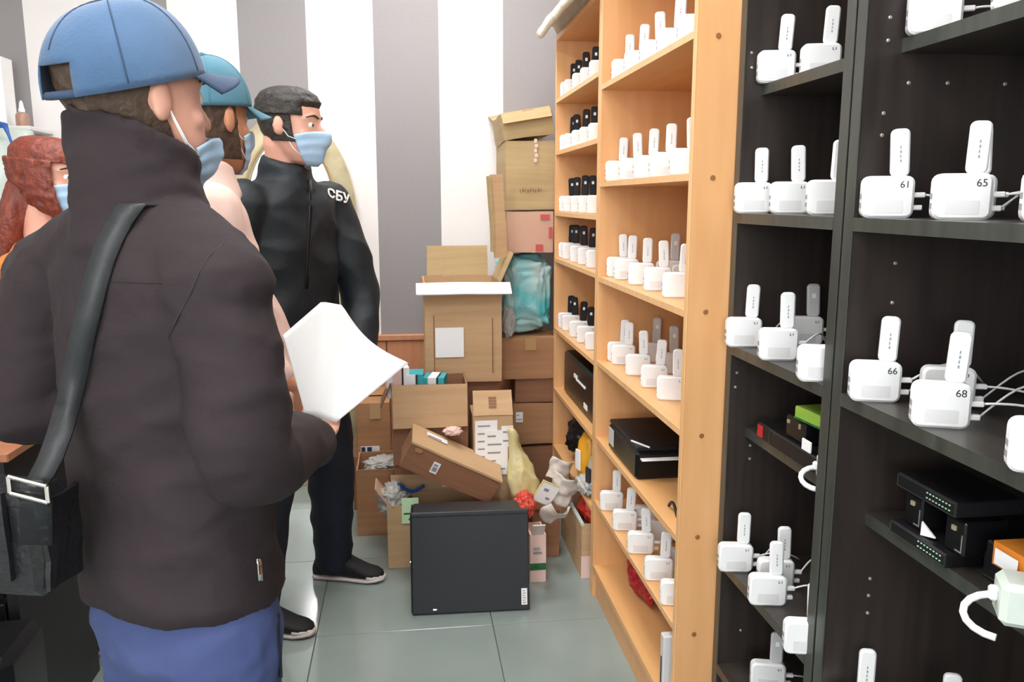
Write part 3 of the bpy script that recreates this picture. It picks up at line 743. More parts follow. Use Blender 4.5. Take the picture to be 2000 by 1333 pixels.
c8 = carton('wide box with a tan flap folded down over its front, left of the middle', 766, 748, 914, 900, YC, 0.20, 'card_dark', zb=z_of(903, YC) + 0.006, zt=z_of(748, YC), open_top=True,
            flaps=(('f', 0.165, -82, 'card_tan'), ('l', 0.10, -66, 'card_dark', 0.02)))
for k, (xa, ya, mm, hh, lb) in enumerate(((775, 722, 'paper', 0.09, 'white package with pale print sticking out of the tan box'), (806, 724, 'teal', 0.06, 'turquoise and white package lying in the tan box'), (850, 730, 'teal', 0.045, 'second turquoise package in the tan box beside the open carton'))):
    p = PX(xa, ya, YC + 0.095)
    t = thing('package', lb, 'package', (p.x, p.y + 0.005 * k, z_of(748, YC) - 0.06), 0.1 - 0.15 * k, 'packages in the tan box')
    obj('body', gbox_mesh('body', (-0.042, -0.05, 0), (0.042, 0.05, hh + 0.03), 0.004, 40 + k), M[mm], t)
    obj('band', MB().box((-0.02, -0.0565, 0.004), (0.012, 0.0565, hh + 0.031)), M['paper' if mm == 'teal' else 'pink_label'], t)
    obj('stripe', MB().box((0.014, -0.0562, 0.004), (0.02, 0.0562, hh + 0.0305)), M['ink'], t)
c9 = carton('narrow tan box covered with white shipping labels in the middle', 925, 812, 1002, 1000, 3.05, 0.18, 'card_tan', zb=0.0, zt=z_of(812, 3.05), tape=False, open_top=False,
            labels=((0.04, 0.62, 0.60, 0.97, 'paper', 6), (0.28, 0.58, 0.86, 0.90, 'paper', 5), (0.70, 0.78, 1.0, 0.93, 'paper', 2)))
hw = PX(1002, 800, 3.05).x - PX(925, 800, 3.05).x
me = gbox_mesh('lid', (-hw / 2, 0, 0), (hw / 2, 0.10, 0.006), 0.003, 61)
me.transform(Matrix.Translation((0, -0.09, z_of(812, 3.05))) @ Matrix.Rotation(math.radians(62), 4, 'X')); ld = obj('flap', me, M['card_tan'], c9)
mb = MB()
for k in range(4): mb.box((-0.016, 0.03 + 0.012 * k, 0.0088), (0.014, 0.037 + 0.012 * k, 0.0096))
mb2 = mb.mesh('print'); mb2.transform(Matrix.Translation((0, -0.09, z_of(812, 3.05))) @ Matrix.Rotation(math.radians(62), 4, 'X')); obj('print', mb2, M['card_dark'], c9)
# left stack by the wall
cl1 = carton('brown box on the floor against the wainscot behind the standing person', 690, 882, 786, 990, 3.58, 0.34, 'card_dark', zb=0.0, zt=z_of(882, 3.58), tape=False)
cl2 = carton('orange-brown box with blue and white label behind the standing person', 698, 780, 762, 880, 3.58, 0.32, 'card_brown', zb=z_of(882, 3.58) + 0.006, zt=z_of(780, 3.58), labels=((0.08, 0.02, 0.66, 0.18, 'paper'), (0.10, 0.03, 0.22, 0.17, 'blue_dark'), (0.28, 0.03, 0.42, 0.17, 'blue_dark')), tape=True)
cl3 = carton('plain tan box under the thin plastic wrapping left of the heap', 697, 905, 786, 1045, 3.28, 0.26, 'card_dark', zb=0.0, zt=z_of(908, 3.28), tape=False, open_top=True, flaps=(('r', 0.08, 40, 'card_olive', 0.02),), m='card_brown') if False else carton('plain brown box under thin plastic wrapping at the left of the heap', 697, 905, 775, 1045, 3.28, 0.26, 'card_brown', zb=0.0, zt=z_of(908, 3.28), tape=False, open_top=True, flaps=(('r', 0.07, 50, 'card_olive', 0.02),))
pb = crumple('plastic_wrap', (PX(748, 905, 3.36).x, 3.40, z_of(903, 3.36)), (0.075, 0.07, 0.032), 'poly', 0.4, 7, 11)
tag(pb, 'crumpled pale plastic wrap lying in the brown box at the left', 'wrap')
# front-left open box with clear bag and green label
c14 = carton('front open tan box with flared flaps and crumpled plastic, left of the black case', 757, 985, 945, 1110, 2.955, 0.15, 'card_tan', zb=0.0, zt=z_of(978, 2.955), open_top=True,
             flaps=(('l', 0.075, 55, 'card_pink', 0.01), ('b', 0.065, 80, 'card_tan', 0.01)), labels=())
t = c14
hw2 = (PX(945, 1040, 2.955).x - PX(757, 1040, 2.955).x) / 2; zt14 = z_of(978, 2.955)
lbm = MB().box((0.055 - hw2 + 0.0, -0.0825, zt14 - 0.07), (0.118 - hw2, -0.0812, zt14 + 0.03))
q = obj('label_sticker', lbm, M['lime_label'], c14); q['label'] = 'white and pale green sticker'
obj('print', MB().box((0.062 - hw2, -0.0832, zt14 - 0.035), (0.10 - hw2, -0.0824, zt14 - 0.028)), M['green'], q)
obj('print', MB().box((0.08 - hw2, -0.0832, zt14 - 0.058), (0.088 - hw2, -0.0824, zt14 - 0.050)), M['green'], q)
obj('back_label', MB().box((0.03, 0.071, zt14 + 0.012), (0.10, 0.0725, zt14 + 0.04)), M['pink_label'], c14)
cb = crumple('plastic_bag', (PX(768, 975, 3.02).x, 3.03, zt14 + 0.0), (0.055, 0.06, 0.055), 'poly', 0.5, 8, 21)
tag(cb, 'crumpled clear plastic bag spilling over the front open box', 'bag')
bs = MB(); pts = []
for k in range(15):
    u = k / 14; pts.append(PX(778 + 50 * u, 945 + 16 * math.sin(u * PI * 0.9), 3.0 + 0.05 * u))
bs.tube(pts, 0.006, 8)
o = obj('strap', bs, M['blue_strap'], smooth=True); tag(o, 'blue plastic strap lying across the front open box', 'strap')

# tilted long box
pA, pB = PX(808, 866, 2.90), PX(980, 943, 2.90)          # front top edge
ang = math.atan2(pA.z - pB.z, pB.x - pA.x); Lb = (pB - pA).length
t = thing('cardboard_box', 'long brown box lying tilted across the heap with a tan lid', 'box', (0, 0, 0), 0, 'cardboard boxes in the heap')
hB = 0.105; dB = 0.16
t.location = pA; t.rotation_euler = (math.radians(9), ang, 0.03)
obj('body', gbox_mesh('body', (-0.006, 0, -hB), (Lb, dB, -0.004), 0.004, 77), M['card_dark'], t)
obj('lid', gbox_mesh('lid', (-0.008, -0.004, -0.005), (Lb + 0.004, dB + 0.004, 0.003), 0.003, 78), M['card_tan'], t)
q = obj('label_sticker', MB().box((0.10, -0.006, -0.078), (0.128, -0.0045, -0.032)), M['paper'], t)
obj('print', MB().box((0.105, -0.0068, -0.070), (0.123, -0.0058, -0.052)).box((0.105, -0.0068, -0.048), (0.121, -0.0058, -0.04)), M['print'], q)
q = obj('top_label', MB().box((0.05, 0.10, 0.0065), (0.135, 0.135, 0.0075)), M['paper'], t)
obj('print', MB().box((0.055, 0.103, 0.0072), (0.11, 0.108, 0.0082)), M['ink'], q)
obj('hand_hole', MB().slab(0.03, 0.018, 0.002, 0.008, 0.0005, Matrix.Translation((0.03, -0.005, -0.026))), M['card_brown'], t)
pk = crumple('plastic_wrap', (PX(885, 845, 3.0).x, 3.045, z_of(845, 3.0)), (0.034, 0.022, 0.016), 'pink_label', 0.4, 6, 31)
tag(pk, 'torn reddish white wrapping behind the tilted long box', 'wrap')

# black computer case leaning back in front of the heap
p0, p1 = PX(806, 1205, 2.575), PX(1034, 1205, 2.575)
wc = p1.x - p0.x
t = thing('computer_case', 'black computer case standing on its edge on the floor in front of the boxes', 'computer case', ((p0.x + p1.x) / 2, 2.575, 0.0), -0.03, rot=(math.radians(-9), 0, -0.03))
hc, dc = 0.345, 0.185
obj('side_panel', MB().bbox((-wc / 2, -0.002, 0.004), (wc / 2, 0.010, hc), 0.003), M['black_case'], t)
obj('chassis', MB().bbox((-wc / 2 + 0.004, 0.011, 0.004), (wc / 2 - 0.02, dc, hc - 0.004), 0.003), M['black_case'], t)
obj('front_bezel', MB().bbox((-wc / 2 - 0.004, 0.006, 0.006), (-wc / 2 + 0.003, dc, hc - 0.006), 0.003), M['black_gloss'], t)
obj('top_rim', MB().bbox((-wc / 2, -0.006, hc - 0.012), (wc / 2, 0.012, hc + 0.004), 0.003), M['black_case'], t)
q = obj('label_sticker', MB().box((wc / 2 - 0.028, -0.0032, 0.022), (wc / 2 - 0.008, -0.0022, 0.078)), M['paper'], t)
mb = MB()
for k in range(6): mb.box((wc / 2 - 0.024, -0.0038, 0.028 + k * 0.008), (wc / 2 - 0.012 - 0.003 * (k % 2), -0.003, 0.031 + k * 0.008))
obj('print', mb, M['print'], q)
obj('badge', MB().slab(0.014, 0.006, 0.001, 0.002, 0.0003, Matrix.Translation((-wc / 2 + 0.075, -0.0025, 0.016))), M['chrome'], t)
obj('power_button', MB().slab(0.008, 0.008, 0.004, 0.0035, 0.001, Matrix.Translation((-wc / 2 - 0.005, 0.03, 0.17)) @ Matrix.Rotation(PI / 2, 4, 'Z')), M['chrome'], t)

# right-hand clutter
t = carton('tall narrow white box with a green band beside the black case', 1035, 1050, 1066, 1137, 2.775, 0.12, 'pink_label', zb=0.0, zt=z_of(1048, 2.775), tape=False, group=None, name='white_box', open_top=True,
           flaps=(('f', 0.055, 55, 'crumpled_paper', 0.004),), labels=((0.0, 0.26, 1.0, 0.40, 'green'), (0.2, 0.6, 0.75, 0.64, 'print'), (0.2, 0.7, 0.6, 0.74, 'print')), amp=0.002)
yb = MB()
yb.loft([(PX(1028, 968, 2.98), V((0.055, 0, 0)), V((0, 0.05, 0))), (PX(1020, 940, 2.98), V((0.062, 0, 0)), V((0, 0.05, 0))), (PX(1017, 915, 2.98), V((0.045, 0, 0)), V((0, 0.04, 0))),
         (PX(1012, 890, 2.98), V((0.028, 0, 0)), V((0, 0.03, 0))), (PX(1006, 862, 2.98), V((0.016, 0, 0)), V((0, 0.02, 0))), (PX(998, 838, 2.98), V((0.010, 0, 0)), V((0, 0.012, 0)))], 26)
me = remesh(yb, 0.006, 2); displace(me, folds(0.014, (30, 30, 9), 4))
o = obj('plastic_bag', me, M['yellow_bag']); tag(o, 'pale yellow plastic bag pulled up to a point behind the black case', 'bag')
rb = crumple('red_bag', (PX(1026, 990, 2.86).x, 2.88, z_of(992, 2.86)), (0.040, 0.05, 0.045), 'red', 0.3, 6, 41)
tag(rb, 'red package showing above the right corner of the black case', 'package')
p = PX(1066, 964, 2.93)
t = thing('booklet', 'cream folded booklet standing among the papers right of the black case', 'booklet', p, 0, rot=(0.25, 0.50, 0.2))
obj('cover', gbox_mesh('cover', (-0.04, -0.004, -0.045), (0.04, 0.004, 0.045), 0.004, 51), M['yellow_bag'], t)
obj('page', MB().box((-0.036, -0.0095, -0.041), (0.036, -0.008, 0.041)), M['paper'], t)
obj('print', MB().box((-0.02, -0.0105, 0.01), (0.0, -0.009, 0.022)).box((0.005, -0.0105, -0.02), (0.022, -0.009, -0.01)), M['print'], t)
def curl_sheet(c, w_, h_, rad, rot, seed):
    def g(a, b):
        th = (a - 0.5) * w_ / rad
        q = V((rad * math.sin(th), -rad * math.cos(th), (b - 0.5) * h_))
        q += V((noise.noise(q * 30 + V((seed, 0, 0))), noise.noise(q * 30 + V((0, seed, 0))), noise.noise(q * 24 + V((0, 0, seed))))) * 0.012
        return q
    me = MB().grid(g, 22, 18).mesh('crumpled_paper', True); solidify(me, 0.0012)
    o = obj('crumpled_paper', me, M['crumpled_paper']); o.location = c; o.rotation_euler = rot; return o
for k, (x, y, Y, rot, sd) in enumerate(((1090, 912, 3.0, (0.1, 0.35, 0.3), 61), (1104, 948, 2.97, (0.25, 0.3, -0.2), 62), (1082, 990, 2.92, (0.9, 0.3, 0.4), 63))):
    o = curl_sheet(PX(x, y, Y), 0.13, (0.085, 0.12, 0.09)[k], 0.05, rot, sd)
    tag(o, ('grey white crumpled paper, topmost of three lumps beside the far bookcase', 'grey white crumpled paper, middle of three lumps beside the far bookcase', 'pinkish crumpled paper, lowest of three lumps beside the far bookcase')[k], 'paper', 'crumpled papers beside the bookcase')
# heap under the papers so that nothing hovers
carton('brown box half hidden under the crumpled papers right of the heap', 1040, 1000, 1092, 1090, 2.98, 0.16, 'card_dark', zb=0.0, zt=z_of(1003, 2.98), tape=False)
# box pushed into the bottom of the far bookcase
p = onZ(1141, 1113, 0)
t = thing('cardboard_box', 'tan box with red bag on top, pushed under the far orange bookcase', 'box', (0.72, 2.985, 0), 0, 'cardboard boxes in the heap')
mb = MB()
for lo, hi in (((-0.10, -0.20, 0), (-0.094, 0.20, 0.21)), ((0.094, -0.20, 0), (0.10, 0.20, 0.21)), ((-0.094, -0.20, 0), (0.094, -0.194, 0.21)), ((-0.094, 0.194, 0), (0.094, 0.20, 0.21)), ((-0.094, -0.194, 0), (0.094, 0.194, 0.006))): gbox(mb, lo, hi, 3)
me = mb.mesh('body'); warp(me, 0.002); obj('body', me, M['card_tan'], t)
obj('white_base', MB().box((-0.101, -0.203, 0.0), (0.101, -0.2005, 0.085)), M['pink_label'], t)
obj('rim', MB().box((-0.104, -0.202, 0.205), (-0.092, 0.2, 0.214)), M['poly_white'], t)
r2 = crumple('red_bag', (0.725, 2.95, 0.205), (0.075, 0.13, 0.075), 'red', 0.25, 5, 71); tag(r2, 'red plastic bag lying in the box under the far bookcase', 'bag')

# --- things on the lower shelves of the orange bookcases
def shelf_box(name, label, cat, lo, hi, m, b=0.006):
    t = thing(name, label, cat, ((lo[0] + hi[0]) / 2, (lo[1] + hi[1]) / 2, lo[2]))
    w_, d_, h_ = (hi[0] - lo[0]) / 2, (hi[1] - lo[1]) / 2, hi[2] - lo[2]
    obj('body', MB().bbox((-w_, -d_, 0), (w_, d_, h_), b), M[m], t)
    return t, w_, d_, h_
z5 = N_SH[4] + ST_O
yN = onX(1187, 830, OX + 0.02).y; yN = min(yN, NEAR_Y[1] - 0.03)
y1 = 2.186
t, a, b, c = shelf_box('printer', 'black box-shaped printer with white paper slip on the near orange bookcase', 'printer', (OX + 0.012, y1, z5), (OB - 0.02, yN - 0.04, z5 + 0.085), 'black_gloss', 0.010)
obj('lid', MB().bbox((-a + 0.004, -b + 0.004, c - 0.001), (a - 0.004, b - 0.004, c + 0.012), 0.003), M['black_plastic'], t)
obj('paper_tray', MB().bbox((-a + 0.01, -b - 0.012, 0.058), (-a + 0.17, -b + 0.03, 0.063), 0.001), M['black_plastic'], t)
obj('paper_slip', MB().box((-a + 0.012, -b - 0.022, 0.0635), (-a + 0.16, -b + 0.02, 0.0665)), M['paper'], t)
obj('paper_slip', MB().box((-0.04, -0.0015, 0), (0.04, 0.0015, 0.004), Matrix.Translation((-a + 0.02, -b + 0.03, c + 0.0125)) @ Matrix.Rotation(2.0, 4, 'Z')), M['paper'], t)
obj('side_slot', MB().bbox((-a - 0.001, b - 0.07, 0.02), (-a + 0.004, b - 0.01, 0.075), 0.001), M['grey_plastic'], t)
mb = MB(); mb.tube([(0.62 + 0.05, 1.97 - 0.01 * k, z5 + 0.006 + 0.02 * math.sin(k * 0.5)) for k in range(12)] , 0.004, 8)
o = thing('power_cable', 'black cable with pale plug lying on the near orange bookcase', 'cable', (0.67, 1.90, z5))
obj('cable', mb, M['black_plastic'], o, smooth=True, world=True)
obj('plug', MB().bbox((-0.005, -0.035, 0.001), (0.03, -0.005, 0.035), 0.006), M['adapter'], o)
zr = 0.118
rp_ = onZ(1250, 1172, zr)
o = crumple('red_bag', (rp_.x + 0.03, rp_.y + 0.02, zr + 0.072), (0.06, 0.11, 0.068), 'crimson', 0.22, 5, 81); tag(o, 'crimson plastic bag in the bottom compartment of the near orange bookcase', 'bag')
t = thing('grey_folder', 'grey folder standing at the near end of the bottom orange compartment', 'folder', (0.668, 1.835, zr))
obj('cover', MB().bbox((-0.05, -0.015, 0), (0.20, 0.012, 0.19), 0.003), M['grey_plastic'], t); obj('slot', MB().box((-0.0515, -0.004, 0.03), (-0.049, 0.002, 0.13)), M['ink'], t)
# far bookcase
zf5 = F_SH[5] + ST_O
t, a, b, c = shelf_box('black_box', 'black box with white latch on the lower shelf of the far bookcase', 'box', (OX + 0.03, 2.76, zf5), (OB - 0.03, 3.36, zf5 + 0.18), 'black_gloss', 0.01)
obj('latch', MB().bbox((-a - 0.004, -0.12, 0.105), (-a + 0.001, 0.04, 0.113), 0.001).bbox((-a - 0.004, 0.03, 0.110), (-a + 0.001, 0.08, 0.125), 0.001), M['paper'], t)
obj('sticker', MB().box((-a - 0.002, -0.16, 0.03), (-a - 0.0005, -0.10, 0.05)), M['paper'], t)
zf6 = F_SH[6] + ST_O
o = crumple('black_bag', (0.74, 3.20, zf6 + 0.105), (0.09, 0.14, 0.095), 'leather', 0.22, 5, 91); tag(o, 'dark grey bag on the lowest shelf of the far bookcase', 'bag')
for k, (yy, hh, mm, lb) in enumerate(((2.93, 0.19, 'yellow_pack', 'yellow packet on the lowest shelf of the far bookcase'), (2.80, 0.15, 'poly', 'clear packet with dark print on the lowest shelf of the far bookcase'), (3.03, 0.13, 'blue_strap', 'blue striped packet on the lowest shelf of the far bookcase'))):
    t = thing('packet', lb, 'packet', (0.67 + 0.01 * k, yy, zf6 + 0.002), 0.2, 'packets on the lowest far shelf')
    mb = MB().loft([(V((0, 0, hh * u)), V((0.035 * s_, 0, 0)), V((0, 0.05 * (0.7 + 0.3 * s_), 0))) for u, s_ in ((0, .7), (.1, 1), (.5, 1.1), (.85, .8), (1, .12))], 18)
    me = mb.mesh('body', True); warp(me, 0.006, 20, k); obj('body', me, M[mm], t)
    obj('print', MB().box((-0.043, -0.02, hh * 0.3), (-0.037, 0.015, hh * 0.7)), M['paper' if mm != 'poly' else 'ink'], t)
o = crumple('plastic_wrap', (0.645, 2.83, zf6 + 0.03), (0.03, 0.08, 0.028), 'poly', 0.5, 8, 95); tag(o, 'crumpled clear wrap at the front of the lowest far shelf', 'wrap')

# cream cloth on top of the far bookcase
def cloth(u, v):
    y = FAR_Y[1] + 0.03 - (FAR_Y[1] - FAR_Y[0] - 0.005) * u
    d = v * 0.52
    wob = 0.012 * noise.noise(V((y * 9, v * 5, 0)))
    if d < 0.13:       # rolled front edge hanging over
        a = -0.6 + d / 0.13 * 3.0
        return V((OX - 0.028 - 0.046 * math.cos(a) + 0.6 * wob, y, 2.05 + 0.046 * math.sin(a) + wob * 1.4))
    return V((OX + 0.005 + (d - 0.13), y, 2.058 + abs(wob) * 1.3))
me = MB().grid(cloth, 50, 30).mesh('blanket', True); solidify(me, 0.008)
me.polygons.foreach_set('use_smooth', [True] * len(me.polygons))
o = obj('blanket', me, M['cream_cloth']); tag(o, 'cream cloth draped over the top edge of the far orange bookcase', 'cloth')
o.location.z += 0.004

# --- black switches, adapters and packets in the dark bookcases
def switch(name, label, loc, L, D, H, rz=0, leds=True):
    """network switch; its front faces -x, length along y"""
    t = thing(name, label, 'switch', loc, rz, 'black network switches')
    obj('body', MB().bbox((0, -L / 2, 0), (D, L / 2, H), 0.002), M['black_plastic'], t)
    rm = MB()
    for z in (0.002, H - 0.003): rm.box((-0.0012, -L / 2, z), (0, L / 2, z + 0.001))
    for y in (-L / 2, L / 2 - 0.001): rm.box((-0.0012, y, 0.002), (0, y + 0.001, H - 0.002))
    obj('front_frame', rm, M['grey_plastic'] if False else M['dark_edge'], t)
    lm = MB().box((-0.0012, -0.002, -0.0008), (0, 0.001, 0.0008)).mesh('indicator_light'); lm.materials.append(M['led'])
    for r in range(2 if leds else 0):
        for k in range(8): link('indicator_light', lm, t, (-0.0005, -L * 0.04 - k * 0.0075, H * 0.35 + r * 0.008))
    return t
zs = R_SH[3] + ST_D
xs = 0.785
sw1 = switch('network_switch', 'upper black network switch with two rows of lights, right-hand dark bookcase', (xs, 1.110, zs + 0.080), 0.142, 0.11, 0.024)
sw2 = switch('network_switch', 'lower black network switch with green-lit rows, right-hand dark bookcase', (xs - 0.004, 1.115, zs), 0.138, 0.12, 0.022)
for k, yy in enumerate((1.150, 1.050)):
    t = thing('power_brick', 'black power adapter, %s of two between the stacked switches' % ('left' if k == 0 else 'right'), 'adapter', (xs + 0.045, yy, zs + 0.0225), 0, 'adapters between the switches')
    obj('body', MB().bbox((-0.035, -0.022, 0), (0.035, 0.022, 0.054), 0.003), M['black_gloss'], t)
    obj('pin', MB().box((-0.038, -0.004, 0.036), (-0.034, 0.004, 0.043)), M['gold'], t)
    obj('sticker', MB().box((-0.0358, -0.018, 0.006), (-0.0348, -0.0165, 0.034)), M['pin'], t)
    obj('sticker', MB().box((-0.0358, -0.0165, 0.006), (-0.0348, -0.004, 0.008)), M['pin'], t)
t = thing('paper_tag', 'small white paper tag stuck between the two switches', 'paper', (xs + 0.006, 1.105, zs + 0.0225), 0.3)
obj('sheet', MB().add([(0, 0.012, 0), (0, -0.014, 0.004), (0.001, 0.012, 0.022), (0.004, 0.013, 0), (0.004, -0.013, 0.004), (0.005, 0.013, 0.022)], [(0, 1, 2), (5, 4, 3), (0, 3, 4, 1), (1, 4, 5, 2), (2, 5, 3, 0)]), M['paper'], t)
t = thing('black_device', 'flat black device lying to the right of the lower switch', 'device', (0.79, 0.935, zs))
obj('body', MB().bbox((0.03, -0.03, 0), (0.16, 0.085, 0.040), 0.004), M['black_plastic'], t); obj('front_frame', MB().box((0.029, -0.026, 0.004), (0.030, 0.08, 0.006)), M['dark_edge'], t)
t = thing('orange_packet', 'orange packet with white label at the right edge beside the switches', 'packet', (0.850, 0.925, zs + 0.0405), 0.0)
obj('body', gbox_mesh('body', (-0.05, -0.055, 0), (0.05, 0.050, 0.034), 0.002, 3), M['orange_card'], t)
obj('label_sticker', MB().box((-0.0545, 0.0, 0.004), (-0.0535, 0.042, 0.026)), M['paper'], t)
obj('dark_end', MB().bbox((-0.045, 0.052, 0.002), (0.05, 0.072, 0.026), 0.003), M['black_gloss'], t)
def adapter(label, p, sc, loop, rz):
    t = thing('wall_adapter', label, 'adapter', p, rz, 'pale green adapters with white cables')
    obj('body', MB().bbox((-0.024 * sc, -0.03 * sc, 0), (0.05 * sc, 0.03 * sc, 0.058 * sc), 0.008 * sc), M['adapter'], t)
    mb = MB(); mb.tube([(-0.024 * sc + loop * (math.cos(a) - 0.35), 0.006 - 0.006 * k, 0.012 * sc + 0.6 * loop * math.sin(a)) for k, a in enumerate([1.1 + i * 0.42 for i in range(10)])], 0.0048, 8)
    obj('cable', mb, M['white_plastic'], t, smooth=True)
    obj('collar', MB().bbox((-0.034 * sc, -0.008, 0.024 * sc), (-0.022 * sc, 0.008, 0.042 * sc), 0.003), M['white_plastic'], t)
    return t
adapter('pale green adapter with thick white cable loop at the right picture edge', (DX + 0.050, 0.895, R_SH[3] + ST_D), 1.0, 0.030, -0.5)
adapter('pale green adapter with white cable loop in the narrow dark bookcase', (0.772, 1.375, D_SH[3] + ST_D), 0.8, 0.022, -0.4)
# the loops hang from small hubs on the boards: boards' shelf under them
zs2 = D_SH[3] + ST_D
xd = DX + 0.035
sw3 = switch('network_switch', 'black network switch under the lime box in the narrow dark bookcase', (xd, 1.49, zs2), 0.22, 0.15, 0.036, leds=False)
t = thing('red_black_box', 'small dark box with dull red end on the narrow dark shelf', 'box', (xd + 0.03, 1.635, zs2))
obj('body', MB().bbox((-0.028, -0.03, 0), (0.04, 0.03, 0.035), 0.003), M['black_plastic'], t); obj('red_end', MB().box((-0.0295, 0.002, 0.004), (-0.0275, 0.028, 0.03)), M['crimson'], t)
t = thing('lime_box', 'lime green box lying on black devices in the narrow dark bookcase', 'box', (xd + 0.05, 1.46, zs2 + 0.085), 0.1)
obj('body', MB().bbox((-0.04, -0.06, 0), (0.06, 0.05, 0.026), 0.002), M['lime'], t); obj('edge', MB().box((-0.041, -0.06, 0.0), (-0.04, 0.05, 0.004)), M['green'], t)
t = thing('power_brick', 'black power adapter under the lime box in the narrow dark bookcase', 'adapter', (xd + 0.045, 1.52, zs2 + 0.0365), 0)
obj('body', MB().bbox((-0.035, -0.05, 0), (0.045, 0.03, 0.046), 0.004), M['black_gloss'], t)
obj('pin', MB().box((-0.038, 0.012, 0.03), (-0.034, 0.02, 0.037)).box((-0.038, -0.034, 0.03), (-0.034, -0.03, 0.04)), M['gold'], t)
t = thing('paper_tag', 'small white tag beside the black adapter in the narrow dark bookcase', 'paper', (xd - 0.002, 1.44, zs2 + 0.0365), 0)
obj('sheet', MB().bbox((0, -0.018, 0), (0.004, 0.016, 0.022), 0.0008), M['paper'], t)

# ------------------------------------------------------------------ people
HS = [(-0.118, 0.058, 0.020, 0.020), (-0.108, 0.048, 0.040, 0.046), (-0.085, 0.034, 0.053, 0.064), (-0.055, 0.020, 0.063, 0.080), (-0.025, 0.008, 0.068, 0.090),
      (0.01, 0.0, 0.072, 0.097), (0.045, -0.004, 0.075, 0.100), (0.075, -0.006, 0.072, 0.094), (0.098, -0.006, 0.060, 0.080), (0.114, -0.006, 0.040, 0.055), (0.121, -0.006, 0.016, 0.022)]
def hsec(z):
    if z <= HS[0][0]: return HS[0][1:]
    for a, b in zip(HS, HS[1:]):
        if z <= b[0]:
            t = (z - a[0]) / (b[0] - a[0]); return tuple(a[i] * (1 - t) + b[i] * t for i in (1, 2, 3))
    return HS[-1][1:]
class Head:
    def __init__(s, c, yaw, pitch=0.0, k=1.0):
        s.c = V(c); s.k = k
        f = V((math.sin(yaw), math.cos(yaw), 0)); s.r = V((math.cos(yaw), -math.sin(yaw), 0))
        R = Matrix.Rotation(-pitch, 3, s.r); s.f = R @ f; s.u = R @ V((0, 0, 1))
    def pt(s, x, y, z): return s.c + (s.r * x + s.f * y + s.u * z) * s.k
    def surf(s, az, z, off=0.0):
        """az 0 = face, positive to the person's right"""
        yc, ax, ay = hsec(z)
        return s.pt((ax + off) * math.sin(az), yc + (ay + off) * math.cos(az), z)
    def build(s, mb):
        mb.loft([(s.pt(0, yc, z), s.r * ax * s.k, s.f * ay * s.k) for z, yc, ax, ay in HS], 30)
        P = s.pt; k = s.k
        mb.limb([P(0, 0.088, 0.012), P(0, 0.101, -0.012), P(0, 0.108, -0.030)], [0.008 * k, 0.010 * k, 0.014 * k], 12, 4)   # nose
        for sx in (-1, 1):
            mb.ball(P(0.013 * sx, 0.098, -0.034), 0.009 * k, 10, 7)
            mb.limb([P(0.014 * sx, 0.090, 0.026), P(0.034 * sx, 0.084, 0.030), P(0.052 * sx, 0.066, 0.022)], [0.007 * k, 0.008 * k, 0.006 * k], 8, 3)   # brow
            mb.ball(P(0.044 * sx, 0.060, -0.026), 0.018 * k, 12, 8)           # cheek
            # ear
            e = Matrix.Translation(P(0.072 * sx, -0.008, -0.004)) @ Matrix((s.r, s.f, s.u)).transposed().to_4x4() @ Matrix.Rotation(0.25 * sx, 4, 'Z')
            mb.ball((0.004 * sx, 0, 0), (0.009 * k, 0.018 * k, 0.031 * k), 12, 8, e)
        mb.limb([P(-0.020, 0.092, -0.066), P(0, 0.099, -0.064), P(0.020, 0.092, -0.066)], [0.005 * k, 0.0075 * k, 0.005 * k], 8, 4)
        mb.limb([P(-0.017, 0.090, -0.076), P(0, 0.096, -0.077), P(0.017, 0.090, -0.076)], [0.005 * k, 0.0075 * k, 0.005 * k], 8, 4)
    def eyes(s, parent):
        for sx in (-1, 1):
            c = s.pt(0.031 * sx, 0.0765, 0.004)
            o = obj('eye', MB().ball(c, 0.0125 * s.k, 14, 10), M['eye_white'], parent, True, True)
            c2 = s.pt(0.032 * sx, 0.0842, 0.004)
            q = obj('iris', MB().ball(c2, 0.0062 * s.k, 12, 8), M['eye'], o, True); q.data.transform(wloc(o).inverted())
            b = MB().limb([s.pt(0.014 * sx, 0.099, 0.026), s.pt(0.034 * sx, 0.0915, 0.033), s.pt(0.052 * sx, 0.073, 0.026)], [0.0025, 0.0035, 0.002], 6, 4)
            obj('eyebrow', b, M['hair_dark'], parent, True, True)
    def patch(s, az0, az1, z0, z1, off, nu=28, nv=14, fn=None, th=0.003):
        def g(a, b):
            az = az0 + (az1 - az0) * a; z = (z0(az) if callable(z0) else z0); zt = (z1(az) if callable(z1) else z1)
            zz = z + (zt - z) * b
            return s.surf(az, zz, off + (fn(az, zz, a, b) if fn else 0))
        me = MB().grid(g, nu, nv).mesh('patch', True); solidify(me, th)
        me.polygons.foreach_set('use_smooth', [True] * len(me.polygons)); return me
    def mask(s, parent, z0=-0.122, z1=-0.012):
        def bump(az, z, a, b):
            w_ = math.exp(-(az / 0.35) ** 2)
            return 0.004 + w_ * (0.022 * math.exp(-((z - (z1 - 0.02)) / 0.03) ** 2) + 0.012) + 0.0012 * math.sin(b * 22)
        me = s.patch(-1.25, 1.25, z0, lambda a: z1 - 0.018 * (abs(a) / 1.25) ** 2, 0.002, 34, 16, bump, 0.0015)
        o = obj('face_mask', me, M['mask'], parent, world=True)
        for sx in (-1, 1):
            for zz in (z0 + 0.03, z1 - 0.03):
                pts = [s.surf(sx * 1.22, zz, 0.008), s.surf(sx * 1.45, zz * 0.7 - 0.005, 0.006), s.pt(sx * 0.078, -0.012, 0.012)]
                l = obj('ear_loop', MB().tube(pts, 0.0014, 6), M['paper'], o, True); l.data.transform(wloc(o).inverted())
        return o
